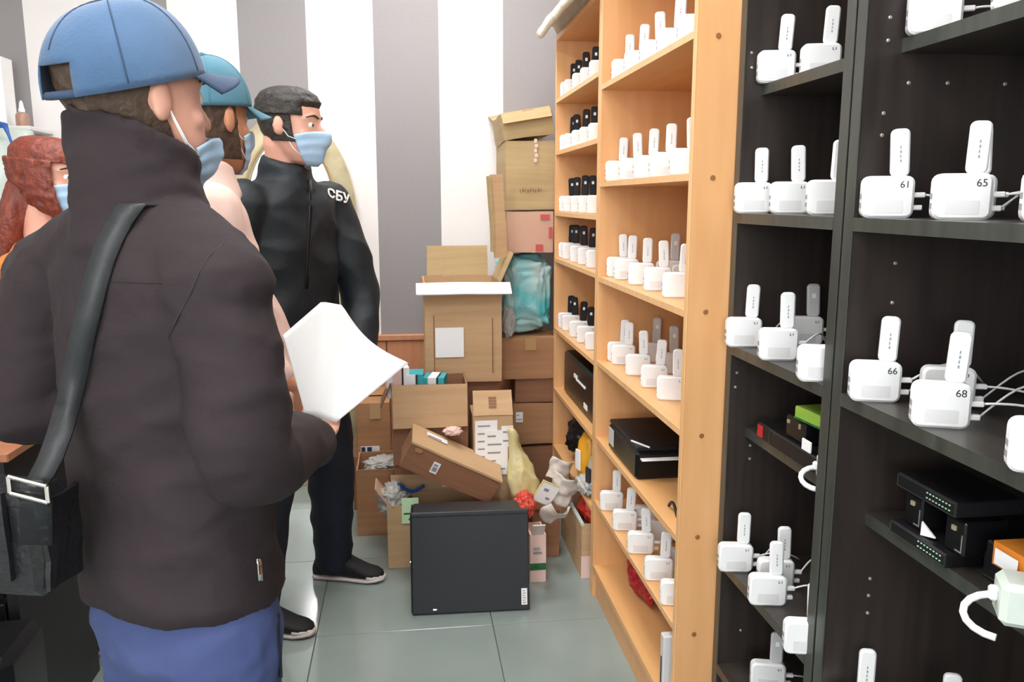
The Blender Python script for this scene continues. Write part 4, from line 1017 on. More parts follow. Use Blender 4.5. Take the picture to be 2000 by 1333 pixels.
    def cap(s, parent, m, brim_m, k=1.0, gap=False):
        zb = 0.030
        def g(a, b):
            az = -PI + 2 * PI * a; el = (PI / 2) * b * 0.995
            ce = math.cos(el) ** 0.78
            x = 0.088 * ce * math.sin(az); y = -0.004 + 0.114 * ce * math.cos(az)
            z = zb - 0.012 * (1 - math.cos(az)) * 0.6 * (1 - b) + 0.105 * math.sin(el) * (1.0 + 0.04 * math.cos(az))
            return s.pt(x, y, z)
        me = MB().grid(g, 48, 16).mesh('crown', True)
        bm = bmesh.new(); bm.from_mesh(me); bmesh.ops.remove_doubles(bm, verts=bm.verts[:], dist=1e-4)
        if gap:
            kill = [f_ for f_ in bm.faces if (lambda q: (q.dot(s.f) < -0.085) and abs(q.dot(s.r)) < 0.034 and q.dot(s.u) < zb + 0.028)(f_.calc_center_median() - s.c)]
            bmesh.ops.delete(bm, geom=kill, context='FACES')
        bm.to_mesh(me); bm.free()
        solidify(me, 0.003); me.polygons.foreach_set('use_smooth', [True] * len(me.polygons))
        c = obj('cap', me, M[m], parent, world=True)
        sub = lambda n, mb, mm: (lambda o: o.data.transform(wloc(c).inverted()))(obj(n, mb, mm, c, True))
        def br(a, b):
            az = (-1.12 + 2.24 * a); r0 = 0.110; x0 = 0.087 * math.sin(az); y0 = -0.004 + 0.113 * math.cos(az)
            ext = 0.072 * b * (0.45 + 0.55 * math.cos(az * 1.25))
            return s.pt(x0 * (1 + 0.05 * b), y0 + ext, zb + 0.002 - 0.012 * (1 - math.cos(az)) * 0.6 - 0.020 * (abs(math.sin(az)) ** 2) * b - 0.012 * b)
        bme = MB().grid(br, 30, 8).mesh('brim', True); solidify(bme, 0.003); bme.polygons.foreach_set('use_smooth', [True] * len(bme.polygons))
        sub('brim', bme, M[brim_m])
        sub('cap_button', MB().ball(s.pt(0, -0.004, zb + 0.105), 0.007, 10, 6), M[m])
        for az in (0, PI / 3, 2 * PI / 3, PI, -PI / 3, -2 * PI / 3):
            pts = []
            for i_ in range(13):
                el = (PI / 2) * (0.04 + 0.95 * i_ / 12)
                pts.append(s.pt(0.0885 * math.cos(el) ** 0.78 * math.sin(az), -0.004 + 0.1145 * math.cos(el) ** 0.78 * math.cos(az), zb - 0.0072 * (1 - math.cos(az)) * (1 - el / (PI / 2)) + 0.1055 * math.sin(el) * (1.0 + 0.04 * math.cos(az))))
            if gap and az == PI: pts = pts[4:]
            sub('seam', MB().tube(pts, 0.0011, 5), M[brim_m])
        if gap:
            pts = [s.pt(0.036 * q, -0.113 + 0.014 * q * q, zb - 0.010) for q in (-1, -0.5, 0, 0.5, 1)]
            sub('cap_strap', MB().tube(pts, 0.006, 6), M['cap_navy'])
        return c
    def hair(s, parent, m, az0, az1, z0, z1, off=0.008, amp=0.006, top=True, seed=0):
        def fn(az, z, a, b): return amp * noise.noise(V((az * 6, z * 60, seed))) + amp
        me = s.patch(az0, az1, z0, z1, off, 60, 26, fn, 0.004)
        return obj('hair', me, M[m], parent, world=True)

def hand(mb, w, d, pn, thumb, curl=0.5, k=1.0, spread=0.0, curls=None):
    """w wrist, d finger direction, pn palm normal (palm faces along pn), thumb: direction towards the thumb side"""
    d = V(d).normalized(); th = V(thumb); th = (th - d * th.dot(d)).normalized(); pn = d.cross(th)
    if pn.dot(V(pn)) < 0: pn = -pn
    P = lambda x, y, z: V(w) + th * x * k + d * y * k + pn * z * k
    mb.loft([(P(0, -0.01, 0), th * 0.026 * k, pn * 0.019 * k), (P(0, 0.02, 0), th * 0.032 * k, pn * 0.016 * k), (P(0.0, 0.055, 0), th * 0.040 * k, pn * 0.014 * k), (P(0, 0.088, 0), th * 0.040 * k, pn * 0.011 * k), (P(0, 0.094, 0), th * 0.034 * k, pn * 0.006 * k)], 18)
    for i_, (x, L) in enumerate(((0.030, 0.072), (0.010, 0.080), (-0.010, 0.074), (-0.029, 0.058))):
        c = (curls[i_] if curls else curl * (0.85 + 0.1 * i_)); q = P(x, 0.080, 0); pts = [P(x, 0.055, 0), q]; a = 0.25 * c
        for seg in (0.45, 0.32, 0.26):
            a += c * 0.9 * (1 if seg < 0.45 else 0.6)
            q = q + (d * math.cos(a) + pn * math.sin(a) + th * spread * x * 8 * 0.3) * L * seg * k; pts.append(q)
        mb.limb(pts, [0.0092 * k, 0.0092 * k, 0.0086 * k, 0.0080 * k, 0.0070 * k], 10, 3)
    q = P(0.022, 0.018, 0.004); pts = [q]
    for vx, vy, vz, L in ((0.75, 0.62, 0.2, 0.034), (0.45, 0.82, 0.36, 0.030), (0.15, 0.9, 0.42, 0.026)):
        q = q + (th * vx + d * vy + pn * vz).normalized() * L * k; pts.append(q)
    mb.limb(pts, [0.014 * k, 0.0125 * k, 0.0105 * k, 0.0085 * k], 10, 3)

def shoe(parent, heel, toe, m='shoe_black', sole='sole_white', toe_white=True, name='shoe'):
    heel = V(heel); toe = V(toe); L = (toe - heel).length; d = (toe - heel).normalized(); s_ = V((d.y, -d.x, 0)); u = V((0, 0, 1))
    secs = []
    for t, w_, h, zb in ((0.0, 0.022, 0.055, 0.012), (0.03, 0.032, 0.075, 0.012), (0.12, 0.040, 0.125, 0.012), (0.28, 0.041, 0.128, 0.012), (0.42, 0.040, 0.104, 0.012), (0.58, 0.043, 0.076, 0.012), (0.75, 0.045, 0.052, 0.012), (0.88, 0.042, 0.044, 0.012), (0.96, 0.030, 0.036, 0.012), (1.0, 0.012, 0.026, 0.014)):
        secs.append((heel + d * L * t + u * (zb + h) / 2, s_ * w_, u * (h - zb) / 2))
    o = obj('shoe', MB().loft(secs, 22, 2.6).mesh('shoe', True), M[m], parent, world=True)
    so = []
    for t, w_ in ((0.0, 0.026), (0.05, 0.036), (0.25, 0.038), (0.45, 0.037), (0.65, 0.043), (0.8, 0.047), (0.92, 0.042), (0.99, 0.026), (1.015, 0.012)):
        so.append((heel + d * L * t + u * (0.010 + (0.004 if t > 0.9 else 0)), s_ * w_, u * 0.007))
    q = obj('sole', MB().loft(so, 16, 5).mesh('sole', True), M[sole], o); q.data.transform(wloc(o).inverted())
    if toe_white:
        tc_ = []
        for t, w_, h in ((0.80, 0.0465, 0.034), (0.90, 0.0425, 0.033), (0.97, 0.030, 0.030), (1.012, 0.012, 0.022)):
            tc_.append((heel + d * L * t + u * (0.010 + h) / 2, s_ * w_, u * (h - 0.010) / 2))
        q = obj('toe_cap', MB().loft(tc_, 18, 3.5).mesh('toe_cap', True), M[sole], o); q.data.transform(wloc(o).inverted())
    return o
def XY(v, z): return V((v.x, v.y, z))
def decal(bv, pts2, origin, right, up, nrm, off=0.002):
    out = []
    for x, y in pts2:
        st = origin + right * x + up * y + nrm * 0.10
        hit = bv.ray_cast(st, -nrm, 0.4)
        out.append((hit[0] + nrm * off) if hit[0] is not None else origin + right * x + up * y)
    return out
def sub_dec(me, bv, origin, right, up, nrm, off=0.002):
    pts = [(v.co.x, v.co.y) for v in me.vertices]
    for v, p in zip(me.vertices, decal(bv, pts, origin, right, up, nrm, off)): v.co = p
    me.update(); return me

def torso_secs(secs, r, f): return [(V(c), (rr if rr else r) * a, (ff if ff else f) * b) for c, a, b, rr, ff in secs]
def ax(yaw): return V((math.cos(yaw), -math.sin(yaw), 0)), V((math.sin(yaw), math.cos(yaw), 0))
R_ = math.radians

# ============ person 1: foreground man in a dark jacket reading the sheet
C1 = V((-0.385, 1.30, 0)); yaw1 = R_(42); r1, f1 = ax(yaw1)
person1 = thing('person', 'person seen from behind in blue cap, dark brown jacket and blue jeans holding a sheet', 'person', (C1.x, C1.y, 0))
H1 = Head(PX(262, 196, 1.30), R_(42), -0.04, 1.03)
H1c = Head(H1.pt(0, 0.0, -0.004), R_(36), -0.20, 1.06)
nb1 = C1 + V((0, 0, 1.36)) + f1 * 0.0
shR = PX(440, 566, 1.175); shL = PX(92, 545, 1.43)
elR = PX(476, 892, 1.13); wrR = PX(606, 872, 1.37)
elL = PX(60, 800, 1.40); wrL = elL + f1 * 0.20 + r1 * 0.10 + V((0, 0, 0.03))
hipc = V((C1.x + 0.02, C1.y - 0.01, 0.80)); footL = hipc - r1 * 0.11 + f1 * 0.04; footR = hipc + r1 * 0.12 - f1 * 0.02
S1 = lambda z, a, b, o=0.0: (XY(C1 + f1 * o + (hipc - C1) * ((1.36 - z) / 0.56), z), a, b, None, None)
b1 = MB()
H1.build(b1)
b1.limb([H1.pt(0, -0.03, -0.05), nb1 + V((0, 0, 0.02)), nb1 - V((0, 0, 0.08))], [0.056, 0.058, 0.075], 16)
b1.loft(torso_secs([S1(1.345, 0.05, 0.05), S1(1.31, 0.15, 0.075), S1(1.22, 0.165, 0.095), S1(1.05, 0.15, 0.095), S1(0.92, 0.145, 0.09), S1(0.80, 0.15, 0.10), S1(0.72, 0.12, 0.09)], r1, f1), 28)
b1.limb([shR, elR, wrR], [0.05, 0.040, 0.027], 12); b1.limb([shL, elL, wrL], [0.05, 0.040, 0.027], 12)
hd = (PX(634, 800, 1.500) - wrR)
hand(b1, wrR + hd.normalized() * 0.012, hd, V((-0.35, -0.7, 0.5)), V((-0.8, 0.2, 0.3)), 0.35, 0.95)
hand(b1, wrL, f1 * 0.8 + r1 * 0.5, V((0, 0, -1)), r1, 0.7, 0.98)
for hp, ft in ((hipc - r1 * 0.085, footL), (hipc + r1 * 0.085, footR)):
    b1.limb([XY(hp, 0.78), XY(hp * 0.5 + ft * 0.5 + f1 * 0.01, 0.44), XY(ft, 0.08)], [0.078, 0.052, 0.036], 14)
    b1.limb([XY(ft, 0.05), XY(ft + f1 * 0.13, 0.034)], [0.028, 0.020], 10)
obj('body', remesh(b1, 0.0052, 2), M['skin'], person1, world=True)
H1.eyes(person1)
H1.hair(person1, 'hair_brown', R_(95), R_(265), -0.078, 0.07, 0.002, 0.003)
H1.mask(person1, -0.125, -0.050)
H1c.cap(person1, 'cap_blue', 'cap_navy', gap=True)
j1 = MB()
j1.loft(torso_secs([S1(1.365, 0.07, 0.065), S1(1.335, 0.145, 0.085), S1(1.27, 0.178, 0.112), S1(1.15, 0.178, 0.122), S1(1.0, 0.172, 0.122), S1(0.90, 0.172, 0.122), S1(0.80, 0.176, 0.128), S1(0.768, 0.174, 0.126)], r1, f1), 32, 2.3)
j1.limb([shR + V((-0.02, 0.02, 0.005)), shR * 0.4 + elR * 0.6, elR, elR * 0.45 + wrR * 0.55, wrR + hd.normalized() * 0.004], [0.076, 0.069, 0.066, 0.059, 0.043], 18)
for s_ in (shR, shL): j1.limb([nb1 + V((0, 0, -0.035)), nb1.lerp(s_, 0.5) + V((0, 0, 0.0)), s_ + V((0, 0, 0.005))], [0.075, 0.070, 0.066], 16)
j1.limb([shL + V((0.02, -0.02, 0.005)), shL * 0.4 + elL * 0.6, elL, wrL], [0.078, 0.070, 0.066, 0.050], 18)
nb_ = nb1 + f1 * 0.0
j1.loft([(nb_ + V((0, 0, -0.05)), r1 * 0.13, f1 * 0.10), (nb_ + V((0, 0, 0.0)), r1 * 0.098, f1 * 0.092), 
         (nb_ + V((0, 0, 0.060)) - f1 * 0.006, r1 * 0.084, f1 * 0.088 - V((0, 0, 0.02))), (nb_ + V((0, 0, 0.112)) - f1 * 0.010, r1 * 0.084, f1 * 0.092 - V((0, 0, 0.036)))], 28)
me = remesh(j1, 0.0075, 4)
displace(me, folds(0.011, (8, 8, 13), 2)); displace(me, folds(0.003, (22, 22, 40), 6))
jk1 = obj('jacket', me, M['jacket_brown'], person1, world=True)
bv1 = bvh_of(jk1.data, wloc(jk1))
def cam_hit(bv, x, y):
    d = ray(x, y).normalized(); h_ = bv.ray_cast(CP, d, 8.0); return h_
def ribbon(name, bv, pts, wpx, m, parent, off=0.004, th=0.003, world=True):
    """a band lying on the cloth; pts are picked from the photograph"""
    L_, R2 = [], []
    for x, y, w_ in pts:
        a = cam_hit(bv, x - w_ / 2, y); b = cam_hit(bv, x + w_ / 2, y)
        if a[0] is None or b[0] is None: continue
        L_.append(a[0] + a[1] * off); R2.append(b[0] + b[1] * off)
    mb = MB(); n = len(L_)
    mb.add(L_ + R2, [(i_, i_ + 1, n + i_ + 1, n + i_) for i_ in range(n - 1)])
    me = mb.mesh(name, True); solidify(me, th)
    return obj(name, me, M[m], parent, world=world)
# pocket zip, shoulder and sleeve seams
for nm, pts, mm in (('pocket_zip', [(503, 1092, 9), (505, 1105, 9), (506, 1120, 9), (507, 1136, 9)], 'chrome'),
                    ('armhole_seam', [(436, 478, 4), (410, 500, 4), (388, 535, 4), (372, 575, 4), (350, 615, 4), (330, 660, 4)], 'jacket_seam'),
                    ('back_seam', [(170, 545, 3), (230, 552, 3), (290, 556, 3), (350, 556, 3)], 'jacket_seam')):
    ribbon(nm, bv1, pts, 0, mm, person1, 0.0015, 0.001)
t1 = MB()
t1.loft([(XY(hipc, 0.86), r1 * 0.155, f1 * 0.112), (XY(hipc, 0.78), r1 * 0.170, f1 * 0.122), (XY(hipc, 0.70), r1 * 0.170, f1 * 0.118), (XY(hipc, 0.655), r1 * 0.14, f1 * 0.10)], 28)
for hp, ft in ((hipc - r1 * 0.085, footL), (hipc + r1 * 0.085, footR)):
    t1.limb([XY(hp, 0.74), XY(hp * 0.5 + ft * 0.5, 0.42), XY(ft, 0.11)], [0.095, 0.080, 0.066], 18)
me = remesh(t1, 0.008, 3); displace(me, folds(0.010, (7, 7, 16), 5)); displace(me, folds(0.003, (24, 24, 40), 8)); tr1 = obj('jeans', me, M['jeans'], person1, world=True)
bvt1 = bvh_of(tr1.data, wloc(tr1))
ribbon('side_seam', bvt1, [(542, 1200, 4), (543, 1240, 4), (546, 1280, 4), (548, 1325, 4)], 0, 'trousers_dark', person1, 0.001, 0.001)
for ft in (footL, footR):
    shoe(person1, XY(ft - f1 * 0.08, 0), XY(ft + f1 * 0.20, 0), toe_white=False)

# sheet of paper held in the right hand
q00, q10 = PX(596, 812, 1.40), PX(657, 826, 1.44)      # bottom edge near the hand
qL, qT, qT2, qR = PX(553, 655, 1.43), PX(628, 590, 1.56), PX(668, 597, 1.60), PX(798, 710, 1.62)
bl, br_ = q00, q10
def sheet(u, v):
    # u from left edge to right edge, v from the held bottom to the far top
    top = qT.lerp(qT2, min(u * 2, 1)) if u < 0.5 else qT2.lerp(qR, (u - 0.5) * 2)
    lft = q00.lerp(qL, v); 
    p00, p10, p01, p11 = q00, q10, qL, qR
    base = p00.lerp(p10, u); far_ = None
    # quadratic patch through the five measured corners
    a = q00.lerp(qL, v); b = q10.lerp(qR, v)
    m_ = ((q00 + q10) / 2).lerp(qT.lerp(qT2, 0.4), v)
    c = a * (2 * (u - 0.5) * (u - 1)) + m_ * (4 * u * (1 - u)) + b * (2 * u * (u - 0.5))
    return c
def sheet2(u, v):
    # bilinear in the real corners L (left), T (top), R (right), B (bottom), with a soft curl
    B = q00.lerp(q10, 0.5); 
    left_edge = q00.lerp(qL, v); right_edge = q10.lerp(qR, v)
    topc = qL.lerp(qT, min(1, u / 0.33)) if u < 0.33 else (qT.lerp(qT2, (u - 0.33) / 0.14) if u < 0.47 else qT2.lerp(qR, (u - 0.47) / 0.53))
    lin_ = qL.lerp(qR, u)
    p = left_edge.lerp(right_edge, u) + (topc - lin_) * v
    if u > 0.47:
        k_ = (u - 0.47) / 0.53
        p += (V((-0.012, 0.0, -0.012))) * math.sin(PI * k_) * v
    return p
me = MB().grid(sheet2, 28, 16).mesh('paper_sheet', True); solidify(me, 0.0006)
ps = obj('paper_sheet', me, M['paper'], smooth=False); tag(ps, 'blank white sheet of paper held by the person in the dark jacket', 'paper')

# shoulder bag on the left hip
bagc = PX(92, 1160, 1.13) - V((0.088, 0, 0))
bagt = thing('shoulder_bag', 'black leather shoulder bag hanging at the left hip of the person in front', 'bag', (bagc.x, bagc.y + 0.03, bagc.z), R_(-14))
obj('body', warp(MB().bbox((-0.13, -0.03, 0.0), (0.104, 0.06, 0.150), 0.014).mesh('body'), 0.004), M['leather'], bagt)
obj('flap', warp(gbox(MB(), (-0.132, -0.040, 0.03), (0.066, -0.031, 0.156), 6).mesh('flap'), 0.004, 12, 2), M['leather'], bagt)
obj('gusset_and_shade', warp(gbox(MB(), (0.1035, -0.022, 0.01), (0.110, 0.052, 0.14), 6).mesh('gusset_and_shade'), 0.006, 22, 3), M['leather'], bagt)  # bag end, widened to fill the dark shadow beside the jacket
zc = MB().tube([(-0.12 + 0.015 * k, -0.0405, 0.036 + 0.001 * (k % 2)) for k in range(12)], 0.0015, 6); obj('stitching', zc, M['jacket_seam'], bagt)
bx = PX(58, 955, 1.075)
bl_ = bagt.matrix_basis.inverted() @ bx
ring = MB(); a_ = 0.019
for k in range(4):
    pa_ = [(-a_, -0.011), (a_, -0.011), (a_, 0.011), (-a_, 0.011)][k]; pb_ = [(-a_, -0.011), (a_, -0.011), (a_, 0.011), (-a_, 0.011)][(k + 1) % 4]
    ring.tube([bx + CR * pa_[0] * 1.25 + V((0, -0.004, pa_[1] + 0.35 * -pa_[0])), bx + CR * pb_[0] * 1.25 + V((0, -0.004, pb_[1] + 0.35 * -pb_[0]))], 0.0028, 6)
obj('buckle', ring, M['chrome'], bagt, world=True)
tabp = [bx + V((0, 0, 0.012)), bx, bagt.matrix_basis @ V((bl_.x, -0.046, 0.152)), bagt.matrix_basis @ V((bl_.x - 0.006, -0.046, 0.09))]
tm_ = MB(); n_ = len(tabp)
tm_.add([p - CR * 0.021 for p in tabp] + [p + CR * 0.021 for p in tabp], [(i_, i_ + 1, n_ + i_ + 1, n_ + i_) for i_ in range(n_ - 1)])
me = tm_.mesh('strap_tab', True); solidify(me, 0.004); obj('strap_tab', me, M['leather'], bagt, world=True)
spts = [(258, 398, 58), (248, 412, 58), (232, 435, 56), (214, 470, 54), (198, 510, 53), (184, 560, 52), (172, 610, 52), (158, 670, 52), (146, 730, 52), (132, 790, 52), (116, 845, 52), (98, 895, 52), (80, 930, 52), (62, 955, 50)]
L_, R2 = [], []
lastY = None
for x, y, w_ in spts:
    w_ *= 0.95
    a = cam_hit(bv1, x - w_ / 2, y); b = cam_hit(bv1, x + w_ / 2, y)
    ya = (a[0] + a[1] * 0.006) if a[0] is not None else None; yb_ = (b[0] + b[1] * 0.006) if b[0] is not None else None
    dep = min([q.y for q in (ya, yb_) if q is not None] or [lastY])
    if lastY is not None: dep = min(dep, lastY + 0.02); dep = max(dep, lastY - 0.05)
    if y > 800: dep = lastY + (1.085 - lastY) * 0.45
    lastY = dep
    L_.append(PX(x - w_ / 2, y, dep - 0.004)); R2.append(PX(x + w_ / 2, y, dep - 0.004))
top_ = (L_[0] + R2[0]) / 2
for k in (1, 2, 3):       # over the shoulder to the front
    o_ = f1 * 0.05 * k + V((0, 0, 0.014 - 0.012 * k * k)); L_.insert(0, (PX(258 - 29, 398, 1.28) if False else L_[-len(L_) + k - 1 if False else 0]) * 1.0 + f1 * 0.045 + V((0, 0, 0.012 - 0.014 * k))); R2.insert(0, R2[0] + f1 * 0.045 + V((0, 0, 0.012 - 0.014 * k)))
sm = MB(); n_ = len(L_)
sm.add(L_ + R2, [(i_, i_ + 1, n_ + i_ + 1, n_ + i_) for i_ in range(n_ - 1)])
me = sm.mesh('strap', True); solidify(me, 0.004); obj('strap', me, M['strap'], bagt, world=True)

# ============ person 3: man in the black jacket with white letters
C3 = V((-0.375, 2.77, 0)); yaw3 = R_(128); r3, f3 = ax(yaw3)
person3 = thing('person', 'person in black jacket with white letters, dark trousers and black shoes, facing right', 'person', (C3.x, C3.y, 0))
H3 = Head(PX(566, 247, 2.74), R_(104), 0.06)
nb3 = C3 + V((0, 0, 1.465)); fh = R_(100); rf, ff = ax(fh)
sR3 = C3 + r3 * 0.178 + V((0, 0, 1.375)); sL3 = C3 - r3 * 0.185 + V((0, 0, 1.375))
eL3 = PX(706, 590, 2.88); wL3 = PX(700, 700, 2.74)
eR3 = sR3 + V((-0.05, -0.02, -0.29)); wR3 = eR3 + f3 * 0.06 + V((0, 0, -0.22))
hip3 = V((-0.395, 2.76, 0.90)); hl, hr = V((-0.33, 2.85, 0.88)), V((-0.45, 2.66, 0.88))
aL, aR = V((-0.285, 2.90, 0.09)), V((-0.50, 2.565, 0.09))
S3 = lambda z, a, b, o=0.0: (XY(C3 + f3 * o + (hip3 - C3) * ((1.46 - z) / 0.56), z), a, b, None, None)
b3 = MB(); H3.build(b3)
b3.limb([H3.pt(0, -0.03, -0.05), nb3 + V((0, 0, 0.0)), nb3 - V((0, 0, 0.08))], [0.056, 0.058, 0.075], 16)
b3.loft(torso_secs([S3(1.44, 0.05, 0.05), S3(1.41, 0.14, 0.075), S3(1.31, 0.16, 0.10), S3(1.12, 0.145, 0.10), S3(1.0, 0.14, 0.095), S3(0.90, 0.15, 0.10), S3(0.82, 0.12, 0.09)], r3, f3), 28)
b3.limb([sR3, eR3, wR3], [0.05, 0.040, 0.027], 12); b3.limb([sL3, eL3, wL3], [0.05, 0.040, 0.027], 12)
hand(b3, wL3, V((-0.25, -0.2, -0.9)), V((-1, 0, 0)), f3, 0.5); hand(b3, wR3, f3 + V((0, 0, -0.4)), V((0, 0, -1)), V((0, 0, 1)), 0.6)
for hp, an in ((hl, aL), (hr, aR)):
    kn = hp * 0.5 + an * 0.5 + V((0.02, 0, 0.02)); b3.limb([hp, kn, an], [0.075, 0.050, 0.036], 14); b3.limb([XY(an, 0.05), XY(an, 0.034) + V((0.10, -0.03, 0))], [0.026, 0.012], 10)
obj('body', remesh(b3, 0.0055, 2), M['skin'], person3, world=True)
H3.eyes(person3); H3.mask(person3)
H3.hair(person3, 'hair_dark', R_(72), R_(288), -0.05, 0.03, 0.003, 0.003)
def toph(az, z, a, b): return 0.007 + 0.006 * noise.noise(V((az * 5, z * 50, 2)))
me = H3.patch(-PI, PI, 0.03, lambda az: 0.1205, 0.002, 60, 22, lambda az, z, a, b: toph(az, z, a, b) if abs(az) > 0.9 else toph(az, z, a, b) * min(1, max(0, (z - 0.055) / 0.02)) - 0.004 * (1 - min(1, max(0, (z - 0.055) / 0.02))), 0.003)
obj('hair', me, M['hair_dark'], person3, world=True)
j3 = MB()
j3.loft(torso_secs([S3(1.455, 0.06, 0.06), S3(1.435, 0.150, 0.085), S3(1.37, 0.182, 0.112), S3(1.22, 0.178, 0.128), S3(1.05, 0.175, 0.125), S3(0.93, 0.172, 0.12), S3(0.86, 0.160, 0.118)], r3, f3), 32, 2.3)
j3.limb([sR3, eR3, wR3], [0.075, 0.064, 0.048], 18); j3.limb([sL3, sL3 * 0.5 + eL3 * 0.5 + V((0.012, 0, 0)), eL3, wL3], [0.074, 0.072, 0.066, 0.050], 18)
j3.loft([(nb3 + V((0, 0, -0.05)), r3 * 0.12, f3 * 0.10), (nb3 + V((0, 0, 0.0)), r3 * 0.088, f3 * 0.085), (nb3 + V((0, 0, 0.04)) + f3 * 0.008, r3 * 0.076, f3 * 0.080 - V((0, 0, 0.025)))], 26)
me = remesh(j3, 0.008, 4); displace(me, folds(0.012, (10, 10, 11), 7))
jk3 = obj('jacket', me, M['jacket_black'], person3, world=True)
bv3 = bvh_of(jk3.data, wloc(jk3))
h_ = cam_hit(bv3, 659, 383)
nrm = (f3 * 0.85 + V((0.35, -0.1, 0.30))).normalized() if h_[0] is None else (h_[1] * 0.5 + (CP - PX(661, 379, 2.7)).normalized() * 0.7).normalized()
org = h_[0] if h_[0] is not None else PX(661, 379, 2.68)
upv = (V((0, 0, 1)) - nrm * nrm.z).normalized(); rtv = upv.cross(nrm)
ca, sa = math.cos(-0.20), math.sin(-0.20); rt2 = rtv * ca + upv * sa; up2 = upv * ca - rtv * sa
tm = text_mesh('СБУ', 0.046, 0.0, 0.0016)
bm = bmesh.new(); bm.from_mesh(tm); bmesh.ops.triangulate(bm, faces=bm.faces[:]); bmesh.ops.subdivide_edges(bm, edges=bm.edges[:], cuts=1, use_grid_fill=True); bm.to_mesh(tm); bm.free()
sub_dec(tm, bv3, org - up2 * 0.016 + rt2 * 0.004, rt2, up2, nrm, 0.004); solidify(tm, 0.0008)
obj('lettering', tm, M['paper'], person3, world=True)
ribbon('zipper', bv3, [(604, 352, 7), (606, 380, 6), (606, 410, 6), (604, 450, 6), (602, 490, 6), (600, 530, 6), (598, 565, 6)], 0, 'black_gloss', person3, 0.002, 0.001)
ribbon('collar_trim', bv3, [(622, 343, 7), (626, 352, 7), (630, 361, 6)], 0, 'paper', person3, 0.002, 0.001)
t3 = MB()
t3.loft([(XY(hip3, 0.97), r3 * 0.145, f3 * 0.105), (XY(hip3, 0.88), r3 * 0.158, f3 * 0.118), (XY(hip3, 0.80), r3 * 0.155, f3 * 0.112), (XY(hip3, 0.76), r3 * 0.12, f3 * 0.09)], 28)
for hp, an in ((hl, aL), (hr, aR)):
    kn = hp * 0.5 + an * 0.5 + V((0.02, 0, 0.02)); t3.limb([XY(hp, 0.84), kn, XY(an, 0.085)], [0.098, 0.088, 0.066], 18)
me = remesh(t3, 0.008, 3); displace(me, folds(0.008, (9, 9, 12), 9)); obj('trousers', me, M['trousers_dark'], person3, world=True)
sh3a = onZ(612, 1140, 0); sh3b = onZ(753, 1128, 0)
shoe(person3, XY(V((sh3a.x, 2.93, 0)), 0), XY(V((sh3b.x - 0.005, 2.86, 0)), 0)); shoe(person3, V((-0.585, 2.58, 0)), V((-0.318, 2.50, 0)))

# ============ person 2: pink jacket and teal cap, between the two men
C2 = V((-0.475, 1.93, 0)); yaw2 = R_(62); r2_, f2_ = ax(yaw2)
person2 = thing('person', 'person in teal cap, face mask and pale pink jacket, half hidden between two men', 'person', (C2.x, C2.y, 0))
H2 = Head(PX(404, 232, 1.97), R_(34), 0.0)
nb2 = C2 + V((0.01, 0, 1.44))
sR2 = C2 + r2_ * 0.16 + V((0, 0, 1.345)); sL2 = C2 - r2_ * 0.16 + V((0, 0, 1.345))
eL2 = sL2 + V((0.03, 0.03, -0.28)); wL2 = PX(566, 742, 1.99)
eR2 = sR2 + V((0.0, -0.03, -0.28)); wR2 = PX(560, 752, 1.84)
hip2 = V((C2.x - 0.005, C2.y, 0.88))
S2 = lambda z, a, b, o=0.0: (XY(C2 + f2_ * o, z), a, b, None, None)
b2 = MB(); H2.build(b2)
b2.limb([H2.pt(0, -0.03, -0.05), nb2, nb2 - V((0, 0, 0.08))], [0.054, 0.056, 0.07], 16)
b2.loft(torso_secs([S2(1.42, 0.05, 0.05), S2(1.39, 0.135, 0.07), S2(1.29, 0.15, 0.095), S2(1.1, 0.14, 0.10), S2(0.98, 0.14, 0.10), S2(0.88, 0.15, 0.10), S2(0.80, 0.12, 0.09)], r2_, f2_), 28)
b2.limb([sR2, eR2, wR2], [0.048, 0.038, 0.026], 12); b2.limb([sL2, eL2, wL2], [0.048, 0.038, 0.026], 12)
hand(b2, wR2, V((0.45, 0.1, -0.55)), V((0, 1, 0)), V((0.5, 0, 0.6)), 0.7, 0.95); hand(b2, wL2, V((0.45, -0.1, -0.5)), V((0, -1, 0)), V((0.5, 0, 0.6)), 0.7, 0.95)
f2l, f2r = hip2 - r2_ * 0.09 + f2_ * -0.10, hip2 + r2_ * 0.09 - f2_ * 0.10
for hp, an in ((hip2 - r2_ * 0.08, f2l), (hip2 + r2_ * 0.08, f2r)):
    b2.limb([XY(hp, 0.86), XY(hp * 0.5 + an * 0.5, 0.47), XY(an, 0.09)], [0.075, 0.05, 0.036], 14); b2.limb([XY(an, 0.05), XY(an, 0.03) + f2_ * 0.13], [0.03, 0.025], 10)
obj('body', remesh(b2, 0.0055, 2), M['skin_tan'], person2, world=True)
H2.eyes(person2); H2.mask(person2, -0.122, -0.020); H2.cap(person2, 'cap_teal', 'cap_teal')
H2.hair(person2, 'hair_brown', R_(85), R_(275), -0.09, 0.055, 0.004, 0.004)
j2 = MB()
j2.loft(torso_secs([S2(1.445, 0.07, 0.065), S2(1.41, 0.135, 0.085), S2(1.34, 0.165, 0.112), S2(1.2, 0.168, 0.128, 0.02), S2(1.03, 0.17, 0.140, 0.085), S2(0.92, 0.17, 0.140, 0.09), S2(0.84, 0.17, 0.128, 0.06)], r2_, f2_), 32, 2.3)
j2.limb([sR2, eR2, wR2 + V((-0.03, 0, 0.02))], [0.07, 0.062, 0.046], 18); j2.limb([sL2, eL2, wL2 + V((-0.03, 0, 0.02))], [0.07, 0.062, 0.046], 18)
